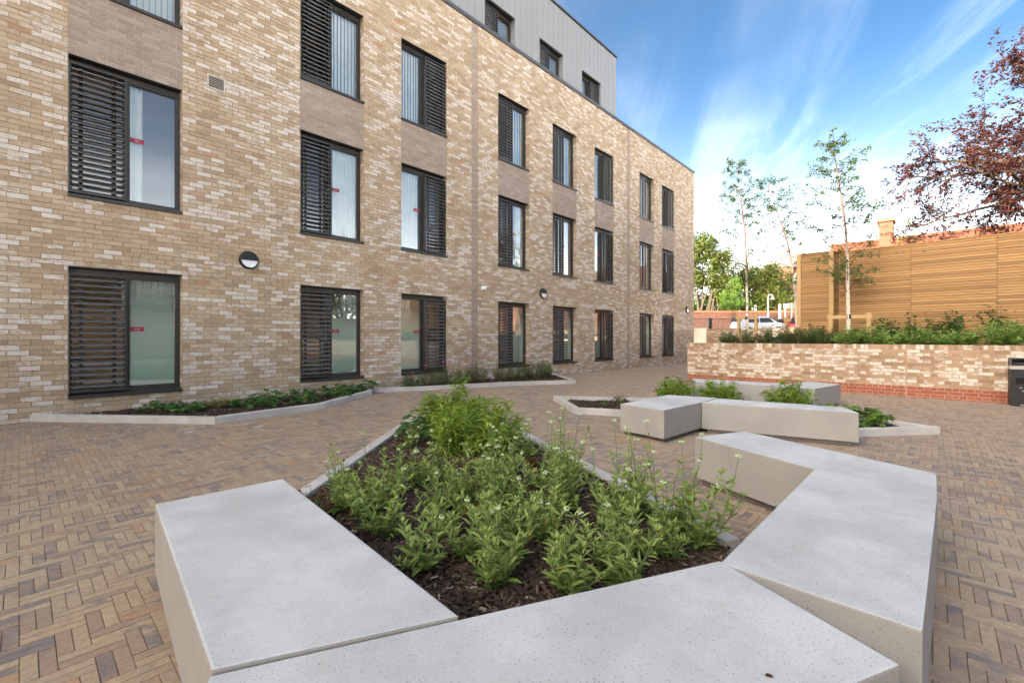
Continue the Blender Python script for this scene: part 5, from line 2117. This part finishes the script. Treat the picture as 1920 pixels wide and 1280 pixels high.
def background_trees():
    rng = np.random.default_rng(4)
    big_tree('multi_stemmed_tree', 58.5, 21.3, 1.6, [(0, 0, 11.0, 2.4), (0.8, -1.6, 9.2, 2.2), (-0.8, 1.2, 9.2, 2.3), (0.6, -1.8, 7.0, 2.0), (-0.4, 0.6, 7.0, 2.2), (0.9, -2.2, 5.0, 1.5), (1.6, -2.6, 3.6, 1.3)], 15000, rng,
             'tall sunlit multi stemmed tree at the end of the building', M_TREELEAF, 0.27, 0.17, 3, shell=0.35)
    big_tree('dark_evergreen_tree', 66.2, 19.7, 1.6, [(0, 0, 8.0, 2.4), (1.4, -1.6, 7.4, 2.4), (-1.2, 1.3, 6.6, 2.4), (0, 0, 5.0, 2.8), (1.2, -1.6, 3.8, 2.6), (-1.4, 1.6, 4.0, 2.4)], 14000, rng,
             'broad dark green tree behind the boundary wall, left of the street lamp', M_TREELEAF, 0.26, 0.3, 1)
    big_tree('dark_evergreen_tree', 68.6, 16.7, 1.6, [(0, 0, 7.9, 2.4), (1.2, -1.4, 7.2, 2.3), (-1.2, 1.3, 7.2, 2.5), (0.5, -0.6, 5.0, 2.8), (1.6, -1.9, 4.6, 2.2), (-0.6, 0.6, 3.6, 2.4)], 14000, rng,
             'broad dark green tree behind the street lamp, next to the brick house', M_TREELEAF, 0.26, 0.3, 1)
    big_tree('dark_hedge_bush', 62.5, 23.5, 1.6, [(0, 0, 4.2, 2.2), (1.3, -1.5, 3.8, 2.2), (-1.3, 1.5, 4.0, 2.2), (2.3, -2.8, 3.6, 1.9)], 7000, rng,
             'dark bushes behind the stems of the tall tree at the building end', M_CLIMB, 0.26, 0.2, 1)
    big_tree('young_lime_tree', 47.9, 14.45, 1.6, [(0, 0, 5.3, 0.55), (0.1, -0.2, 4.5, 0.8), (-0.2, 0.3, 3.7, 0.95), (0.2, -0.5, 3.0, 0.95), (-0.4, 0.6, 2.9, 0.8)], 2600, rng,
             'small yellow green young tree by the black railing', M_LIME, 0.17, 0.055, 1, shell=0.2)
    big_tree('garden_tree', 80.5, 15.0, 1.6, [(0, 0, 4.6, 1.3), (0.6, -0.8, 3.6, 1.2)], 1500, rng, 'yellow green garden tree in front of the brick house', M_LIME, 0.25, 0.1, 1, shell=0.3)
    big_tree('garden_tree', 30.2, 1.0, 1.6, [(0, 0, 4.6, 0.6), (0.1, -0.3, 5.4, 0.5), (-0.1, 0.3, 3.9, 0.6)], 500, rng, 'thin yellow leaved tree beside the chimney behind the fence', M_LIME, 0.10, 0.03, 1, shell=0.2)
    # trees across the yard, seen in the window panes
    for i, (x, y, s) in enumerate(((0.5, -19, 0.9), (2.6, -18.2, 0.6), (4.6, -18.5, 0.75), (7.0, -18.4, 0.65), (12.2, -18.6, 0.65), (9.5, -21, 1.15), (15, -19, 0.8), (21, -22, 1.2), (30, -20, 1.1))):
        big_tree('yard_tree', x, y, 1.5, [(0, 0, 6.5 * s, 2.2), (1.2, 0.6, 5.2 * s, 2.0), (-1.4, -0.4, 5.0 * s, 2.1), (1.8, 0.2, 3.0, 1.9), (-1.8, 0, 2.8, 2.0), (0, 0.4, 3.2, 2.2)], 5200, rng, f'{ORD[i]} green tree along the fence across the courtyard, mirrored in the windows', M_TREELEAF, 0.3, 0.25, 1, 'trees across the courtyard')


background_trees()


# ------------------------------------------------------------------ across the yard (mirrored in the panes)
def across():
    t = thing('boundary_fence', 'timber fence across the courtyard, mirrored in the ground floor panes', 'fence', (8, -15.5, 0))
    b = MB()
    for r in range(27):
        b.box(-15.5, 26, -15.52, -15.49, 0.0 + r * 0.105, 0.095 + r * 0.105, (0.3, 0, (r * 0.37) % 1))
    b.build('boards', M_OLDFENCE, t, kind='stuff')
    b = MB()
    b.box(-15.5, 26, -15.58, -15.56, -0.3, 2.83)
    b.build('backing', M_FENCEBACK, t)
    t = thing('brick_terrace_house', 'red brick house across the courtyard, mirrored in the panes', 'house', (14, -30, 1.5))
    b = MB()
    b.box(6, 24, -38, -30, 1.5, 6.5)
    b.build('wall', M_REDBRICK, t)
    b = MB()
    b.add([(5.7, -38.3, 6.5), (24.3, -38.3, 6.5), (24.3, -29.7, 6.5), (5.7, -29.7, 6.5), (5.7, -34, 9.5), (24.3, -34, 9.5)], [(0, 1, 5, 4), (2, 3, 4, 5), (0, 4, 3), (1, 2, 5)])
    b.build('roof', M_REDBRICK, t)


across()


# ------------------------------------------------------------------ far things: wall, railing, cars, lamp, signs, houses
def far_things():
    rng = np.random.default_rng(6)
    G = 1.56

    def along(p, q):
        p, q = np.array(p, float), np.array(q, float)
        L = np.linalg.norm(q - p)
        d = (q - p) / L
        return p, q, L, d, np.array([-d[1], d[0]])
    # boundary wall
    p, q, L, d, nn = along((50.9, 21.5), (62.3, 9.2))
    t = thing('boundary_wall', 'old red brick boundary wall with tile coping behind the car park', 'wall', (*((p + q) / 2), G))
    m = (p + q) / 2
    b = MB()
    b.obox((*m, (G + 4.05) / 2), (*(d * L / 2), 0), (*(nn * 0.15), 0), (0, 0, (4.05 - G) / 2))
    b.build('wall', plain('shaded_dark_brick', (0.15, 0.068, 0.045), 0.9, var=0.35, scale=5), t)  # shade on this wall is put into a darker brick colour
    b = MB()
    b.obox((*m, 4.15), (*(d * L / 2), 0), (*(nn * 0.22), 0), (0, 0, 0.09))
    b.build('coping', plain('red_coping', (0.42, 0.13, 0.06), 0.85, var=0.2, scale=6), t)
    # railing
    p, q, L, d, nn = along((45.3, 18.75), (54.5, 8.8))
    t = thing('metal_railing', 'black metal railing with square posts along the car park', 'railing', (*((p + q) / 2), G))
    m = (p + q) / 2
    for z in (G + 0.2, 3.10):
        b = MB()
        b.obox((*m, z), (*(d * L / 2), 0), (*(nn * 0.02), 0), (0, 0, 0.025))
        b.build('rail', M_BLACK, t)
    b = MB()
    for s in np.arange(0.06, L, 0.125):
        c = p + d * s
        b.obox((*c, (G + 3.1) / 2), (*(d * 0.011), 0), (*(nn * 0.011), 0), (0, 0, (3.1 - G) / 2))
    b.build('bars', M_BLACK, t, kind='stuff')
    for f in (0.03, 0.225, 0.40, 0.605, 0.85):
        c = p + d * L * f
        b = MB()
        b.obox((*c, (G + 3.2) / 2), (*(d * 0.17), 0), (*(nn * 0.1), 0), (0, 0, (3.2 - G) / 2))
        b.build('post', M_BLACK, t)
    # cars
    for (c, d0, mcol, lab, van) in (((44.6, 11.4), (0.68, -0.735), M_CARW, 'white parked car seen over the shrubs, left of the red one', 1.0), ((50.8, 9.4), (0.68, -0.735), M_CARR, 'red parked car next to the fence end', 1.0)):
        car(c, d0, mcol, lab, G)
    # street lamp
    x, y = 53.59, 12.73
    t = thing('street_lamp', 'pale grey swan neck street lamp in the car park', 'street lamp', (x, y, G))
    b = MB()
    rr = np.array([0.678, -0.735])
    pts = [(x, y, G), (x, y, 3.2), (x, y, 5.2)] + [(x + rr[0] * (0.24 - 0.24 * math.cos(a)), y + rr[1] * (0.24 - 0.24 * math.cos(a)), 5.45 + 0.30 * math.sin(a)) for a in np.linspace(0, np.pi, 9)]
    b.tube(pts, [0.10, 0.085, 0.06] + [0.055] * 9, 8)
    b.build('post', M_PALE, t, smooth=True)
    b = MB()
    e = np.array(pts[-1])
    b.tube([e + [0, 0, 0.05], e - [0, 0, 0.06], e - [0, 0, 0.22]], [0.06, 0.14, 0.24], 10)
    b.build('lamp_head', M_PALE, t)
    # sign posts
    x, y = 53.29, 11.58
    t = thing('banner_post', 'tall narrow pale banner sign beside the street lamp', 'sign', (x, y, G))
    b = MB()
    b.obox((x, y, (G + 4.68) / 2), (0.08, -0.087, 0), (0.03, 0.03, 0), (0, 0, (4.68 - G) / 2))
    b.build('panel', M_PALE, t)
    x, y = 55.95, 11.65
    t = thing('road_sign', 'small white rectangular sign on a post left of the grey sign', 'sign', (x, y, G))
    b = MB()
    b.tube([(x, y, G), (x, y, 4.5)], 0.05, 6)
    b.build('post', M_PALE, t)
    b = MB()
    b.obox((x - 0.08, y - 0.08, 4.58), (0.17, -0.185, 0), (0.01, 0.01, 0), (0, 0, 0.24))
    b.build('plate', M_WHITE, t)
    x, y = 51.81, 10.23
    t = thing('road_sign', 'grey backed square sign on a pale post by the fence end', 'sign', (x, y, G))
    b = MB()
    b.tube([(x, y, G), (x, y, 4.6)], 0.04, 6)
    b.build('post', M_PALE, t)
    b = MB()
    b.obox((x + 0.06, y + 0.06, 4.34), (0.24, -0.26, 0), (0.01, 0.01, 0), (0, 0, 0.30))
    b.build('plate', plain('grey_sign_back', (0.16, 0.17, 0.13), 0.5), t)
    # brick house beyond the trees
    t = thing('brick_house', 'red brick house with white framed windows beyond the car park', 'house', (88, 14, G))
    u = np.array([0.678, -0.735])
    w = np.array([0.735, 0.678])
    o = np.array([85.6, 17.9])

    def qd(b, s0, s1, z0, z1, off, th=0.1):
        c = o + u * (s0 + s1) / 2 - w * off
        b.obox((*c, (z0 + z1) / 2), (*(u * (s1 - s0) / 2), 0), (*(w * th), 0), (0, 0, (z1 - z0) / 2))
    b = MB()
    c = o + u * 5 + w * 4
    b.obox((*c, (G + 12.8) / 2), (*(u * 5), 0), (*(w * 4), 0), (0, 0, (12.8 - G) / 2))
    b.build('wall', M_OLDBRICK, t)
    a0, a1, b0, b1 = o - u * 0.3 - w * 0.3, o + u * 10.3 - w * 0.3, o - u * 0.3 + w * 8.3, o + u * 10.3 + w * 8.3
    r0, r1 = o + u * 1.5 + w * 4, o + u * 8.5 + w * 4
    b = MB()
    b.add([(*a0, 12.8), (*a1, 12.8), (*b1, 12.8), (*b0, 12.8), (*r0, 15.6), (*r1, 15.6)], [(0, 1, 5, 4), (1, 2, 5), (2, 3, 4, 5), (3, 0, 4), (3, 2, 1, 0)])
    b.build('roof', plain('slate_roof', (0.30, 0.25, 0.21), 0.85, var=0.2, scale=2), t)
    for s in (1.6, 4.6):
        for z0, z1 in ((9.6, 11.6), (5.0, 7.0)):
            f = MB()
            qd(f, s, s + 1.5, z0, z1, 0.02, 0.05)
            fo = f.build('window', M_WHITE, t)
            for s2 in (s + 0.12, s + 0.82):
                f = MB()
                qd(f, s2, s2 + 0.56, z0 + 0.12, z1 - 0.12, 0.05, 0.03)
                f.build('pane', M_DARKGLASS, fo)
            f = MB()
            qd(f, s - 0.1, s + 1.6, z0 - 0.15, z0 - 0.01, 0.08, 0.12)
            f.build('sill', M_WHITE, fo)
    f = MB()
    qd(f, 0, 10, 8.0, 8.35, 0.03, 0.06)
    f.build('string_course', M_WHITE, t)
    # long house behind the timber fence: tiled roof and a chimney show above it
    t = thing('tiled_house', 'long brick house with orange tiled roof and chimney rising above the timber fence', 'house', (35, -8, G))
    b = MB()
    b.box(30.2, 38, -24, 4.2, G, 4.3)
    b.build('wall', M_OLDBRICK, t)
    b = MB()
    b.add([(29.7, -24.3, 4.15), (29.7, 4.5, 4.15), (38.5, 4.5, 4.15), (38.5, -24.3, 4.15), (33.2, -24.3, 6.70), (33.2, 4.5, 6.70)], [(0, 4, 5, 1), (2, 5, 4, 3), (1, 5, 2), (0, 3, 4)])
    rf = b.build('roof', M_TILE, t)
    b = MB()
    k = 0
    for s in np.linspace(0.03, 0.97, 15):
        xx, zz = 29.7 + 3.5 * s, 4.15 + 2.55 * s
        b.obox((xx, -9.9, zz + 0.02), (0.12, 0, 0.087), (0, 14.38, 0), (-0.013, 0, 0.018), (0.5, 0.5, (k * 0.31) % 1))
        k += 1
    b.build('tile_course', M_TILE, rf, kind='stuff')
    b = MB()
    b.box(33.0, 33.4, -24.3, 4.5, 6.66, 6.80)
    b.build('ridge', M_TILE, rf)
    b = MB()
    b.box(32.6, 33.6, 1.60, 2.20, 6.0, 7.65)
    ch = b.build('chimney', M_REDBRICK, rf)
    b = MB()
    b.box(32.5, 33.7, 1.52, 2.28, 7.65, 7.80)
    b.build('chimney_cap', M_OLDBRICK, rf)
    b = MB()
    b.add([(30.4, -2.7, 4.9), (30.4, -1.2, 4.9), (32.9, -1.95, 6.1), (30.4, -1.95, 5.75)], [(0, 3, 2), (3, 1, 2), (0, 1, 3)])
    b.build('dormer', M_TILE, rf)


def old_brick():
    m, nt, b = new_mat('old_red_brick')
    t = NT(nt)
    tc = t.n('ShaderNodeTexCoord')
    sp = t.n('ShaderNodeSeparateXYZ')
    t.l(tc.outputs['Object'], sp.inputs[0])
    cb = t.n('ShaderNodeCombineXYZ')
    t.l(t.math('SUBTRACT', sp.outputs[0], sp.outputs[1]), cb.inputs[0])
    t.l(sp.outputs[2], cb.inputs[1])
    bt = t.n('ShaderNodeTexBrick')
    t.l(cb.outputs[0], bt.inputs['Vector'])
    bt.inputs['Scale'].default_value = 4.4
    bt.inputs['Color1'].default_value = (0.30, 0.095, 0.045, 1)
    bt.inputs['Color2'].default_value = (0.22, 0.068, 0.036, 1)
    bt.inputs['Mortar'].default_value = (0.36, 0.25, 0.17, 1)
    bt.inputs['Mortar Size'].default_value = 0.02
    col = t.mix(t.rng(t.noise(t.pos(), 0.9, 4), 0.4, 0.7, 0, 0.45), bt.outputs['Color'], (0.34, 0.17, 0.10))
    t.l(col, b.inputs['Base Color'])
    b.inputs['Roughness'].default_value = 0.9
    return m


M_OLDBRICK = old_brick()
M_TILE = plain('orange_clay_tile', (0.20, 0.072, 0.036), 0.85, var=0.3, scale=4, bump=0.3)
M_PALE = plain('pale_grey_paint', (0.34, 0.36, 0.37), 0.4, var=0.04)
M_DARKGLASS = plain('dark_window_glass', (0.03, 0.035, 0.04), 0.08, var=0.05)
M_CARW = plain('white_car_paint', (0.50, 0.51, 0.52), 0.3, var=0.02, coat=0.5)
M_CARR = plain('red_car_paint', (0.50, 0.018, 0.030), 0.3, var=0.03, coat=0.5)
M_TYRE = plain('tyre_rubber', (0.02, 0.02, 0.02), 0.9)


def car(c, d0, paint, label, G):
    """small hatchback: side profile swept across its width, rounded in at the roof"""
    d = np.array(d0, float) / np.linalg.norm(d0)
    s = np.array([-d[1], d[0]])
    t = thing('parked_car', label, 'car', (c[0], c[1], G), 'cars in the car park')
    prof = [(-2.05, 0.35), (-2.08, 0.75), (-1.95, 1.00), (-1.55, 1.40), (-0.9, 1.50), (0.2, 1.49), (0.75, 1.32), (1.25, 1.00), (1.9, 0.86), (2.08, 0.62), (2.08, 0.35)]

    def ring(w, shrink):
        out = []
        for u, z in prof:
            inset = w * (1 - 0.16 * max(0, (z - 0.9) / 0.6)) * shrink
            out.append((u, inset, z))
        return out
    b = MB()
    n = len(prof)
    rows = []
    for w, zs in ((-0.86, 1), (-0.80, 1.012), (0.0, 1.02), (0.80, 1.012), (0.86, 1)):
        row = []
        for u, z in prof:
            k = 1 - 0.17 * max(0, (z - 0.92) / 0.6)
            row.append((*(np.array(c) + d * u + s * w * k), G + z * (zs if z > 1.2 else 1)))
        rows.append(row)
    V = [p for r in rows for p in r]
    fs = []
    for i in range(4):
        for j in range(n - 1):
            fs.append((i * n + j, (i + 1) * n + j, (i + 1) * n + j + 1, i * n + j + 1))
    fs.append(tuple(range(n)))
    fs.append(tuple(4 * n + j for j in range(n - 1, -1, -1)))
    b.add(V, fs)
    b.build('body', paint, t)
    for sg in (-1, 1):
        for u0, u1 in ((-1.45, -0.35), (-0.27, 0.85)):
            b = MB()
            def P(u, z, e=0.012):
                k = 1 - 0.17 * max(0, (z - 0.92) / 0.6)
                return (*(np.array(c) + d * u + s * sg * (0.86 * k + e)), G + z)
            lo, hi = 0.98, 1.38
            b.add([P(u0, lo), P(u1 + (0.12 if u1 > 0 else 0), lo), P(u1 - (0.28 if u1 > 0 else 0), hi), P(u0 + (0.2 if u0 < -1 else 0), hi)], [(0, 1, 2, 3)])
            b.build('side_window', M_DARKGLASS, t)
        for u in (-1.3, 1.28):
            b = MB()
            cc = np.array(c) + d * u + s * sg * 0.80
            b.tube([(*(cc - s * 0.09), G + 0.31), (*(cc + s * 0.09), G + 0.31)], 0.31, 16)
            w = b.build('wheel', M_TYRE, t)
            b = MB()
            b.tube([(*(cc + s * sg * 0.085), G + 0.31), (*(cc + s * sg * 0.10), G + 0.31)], 0.19, 12)
            b.build('rim', M_STEEL, w)
    for u0, z0, u1, z1, nm in ((0.72, 1.36, 1.2, 1.06, 'windscreen'), (-1.6, 1.38, -1.9, 1.06, 'rear_window')):
        b = MB()
        nrm = 0.03
        sgn = 1 if u0 > 0 else -1
        q = [(*(np.array(c) + d * (u + sgn * nrm) + s * w * 0.62), G + z + nrm) for u, z, w in ((u0, z0, -1), (u1, z1, -1.08), (u1, z1, 1.08), (u0, z0, 1))]
        b.add(q, [(0, 1, 2, 3)])
        b.build(nm, M_DARKGLASS, t)
    for w in (-0.6, 0.6):
        b = MB()
        q = np.array(c) + d * 2.07 + s * w
        b.obox((*q, G + 0.68), (*(d * 0.03), 0), (*(s * 0.16), 0), (0, 0, 0.07))
        b.build('headlight', M_WHITE, t)


far_things()


# ------------------------------------------------------------------ litter bin by the wall
def litter_bin():
    x0, x1, y0, y1 = WX - 0.40, WX - 0.02, -1.75, -1.115
    gz = g(WX, -1.4)
    t = thing('litter_bin', 'black metal litter bin with steel band against the garden wall', 'bin', ((x0 + x1) / 2, (y0 + y1) / 2, gz))
    b = MB()
    b.box(x0, x1, y0, y1, gz + 0.01, gz + 0.72)
    b.build('body', M_BLACK, t)
    b = MB()
    b.box(x0 - 0.012, x1, y0 - 0.006, y1 + 0.006, gz + 0.722, gz + 0.79)
    b.build('band', M_STEEL, t)
    b = MB()
    hz = gz + 0.792
    for yy in (y0, y1 - 0.02):
        b.add([(x0, yy, hz), (x1, yy, hz), (x1, yy, hz + 0.14), (x0 + 0.05, yy, hz + 0.14), (x0, yy + 0.02, hz), (x1, yy + 0.02, hz), (x1, yy + 0.02, hz + 0.14), (x0 + 0.05, yy + 0.02, hz + 0.14)],
              [(3, 2, 1, 0), (4, 5, 6, 7), (0, 1, 5, 4), (1, 2, 6, 5), (2, 3, 7, 6), (3, 0, 4, 7)])
    b.box(x0 + 0.05, x1, y0 + 0.02, y1 - 0.02, hz + 0.115, hz + 0.14)
    b.box(x1 - 0.02, x1, y0 + 0.02, y1 - 0.02, hz, hz + 0.115)
    b.build('hood', M_BLACK, t)
    b = MB()
    b.add([(x0 + 0.03, y0 + 0.04, hz + 0.02), (x0 + 0.03, y1 - 0.04, hz + 0.02), (x0 + 0.22, y1 - 0.04, hz + 0.06), (x0 + 0.22, y0 + 0.04, hz + 0.06)], [(0, 1, 2, 3)])
    b.build('stubber_plate', M_STEEL, t)
    b = MB()
    yc = y1 - 0.17
    b.box(x0 - 0.003, x0 - 0.001, yc - 0.10, yc + 0.10, gz + 0.435, gz + 0.56)
    b.build('slot', plain('slot_dark', (0.003, 0.003, 0.003), 0.9), t)
    b = MB()
    b.tube([(x0 - 0.001, yc - 0.10, gz + 0.60), (x0 - 0.012, yc - 0.10, gz + 0.60)], 0.022, 12)
    b.build('lock', M_STEEL, t)
    b = MB()
    for a in (0.5, 2.6, 4.7):
        c = np.array([yc + 0.028 * math.cos(a), gz + 0.345 + 0.028 * math.sin(a)])
        q = []
        for r, e in ((0.028, a - 0.9), (0.028, a + 0.7), (0.012, a + 2.4)):
            q.append((x0 - 0.002, c[0] + r * math.cos(e), c[1] + r * math.sin(e)))
        b.add(q, [(0, 1, 2)])
    b.build('emblem', M_PALE, t)
    b = MB()
    b.box(x0 - 0.003, x0 - 0.001, yc - 0.04, yc + 0.04, gz + 0.025, gz + 0.045)
    b.build('maker_plate', M_PALE, t)


litter_bin()


def smears():
    """chalky white scuffs on the paving near the left bed"""
    rng = np.random.default_rng(12)
    pav = bpy.data.objects['paving']
    for x, y, L in ((1.03, 7.94, .30), (1.53, 7.36, .34), (1.50, 7.11, .22), (2.16, 7.21, .32), (2.24, 6.86, .30), (5.1, 8.7, .22)):
        az = rng.uniform(-0.3, 1.0)
        pts = []
        for k in range(10):
            a = k * 2 * math.pi / 10
            r = rng.uniform(0.45, 1.0)
            u, w = L / 2 * r * math.cos(a), 0.045 * r * math.sin(a)
            X, Y = x + u * math.cos(az) - w * math.sin(az), y + u * math.sin(az) + w * math.cos(az)
            pts.append((X, Y, g(X, Y) + 0.0045))
        b = MB()
        b.add(pts, [tuple(range(10))])
        b.build('white_scuff', M_SCUFF, pav)


M_SCUFF = plain('chalk_scuff', (0.50, 0.46, 0.42), 0.9, var=0.35, scale=40)
smears()

# a fallen leaf on the paving
b = MB()
add_leaves(b, [(4.75, -0.55, g(4.75, -0.55) + 0.012)], [(0.3, 0.9, 0.1)], [(0, 0, 1)], 0.07, 0.04, np.array([[0.5, 0.5, 0.5]]))
tag(b.build('fallen_leaf', M_LIME, loc=(4.75, -0.55, g(4.75, -0.55))), 'single fallen green leaf on the paving right of the bench', 'leaf')

b = MB()
add_leaves(b, [(1.27, 0.31, g(1.27, 0.31) + HB + 0.004)], [(0.5, -0.8, 0.1)], [(0, 0, 1)], 0.024, 0.016, np.array([[0.1, 0.5, 0.5]]))
tag(b.build('leaf_scrap', M_RUST, loc=(1.27, 0.31, g(1.27, 0.31) + HB)), 'tiny brown leaf scrap on top of the nearest bench block', 'leaf')

# plants that would read alike are told apart by their order from the left
same = {}
for o in COL.objects:
    if o.parent is None and o.name.startswith('valerian_plant'):
        same.setdefault(o['label'], []).append(o)
for lab, obs in same.items():
    if len(obs) > 1:
        obs.sort(key=lambda q: float(seen(q.location.x, q.location.y, 0.2)[1]))
        words = {2: ['left', 'right'], 3: ['left', 'central', 'right']}.get(len(obs)) or [w + ' (from left)' for w in ORD[:len(obs)]]
        for w, o in zip(words, obs):
            o['label'] = w + ' ' + lab
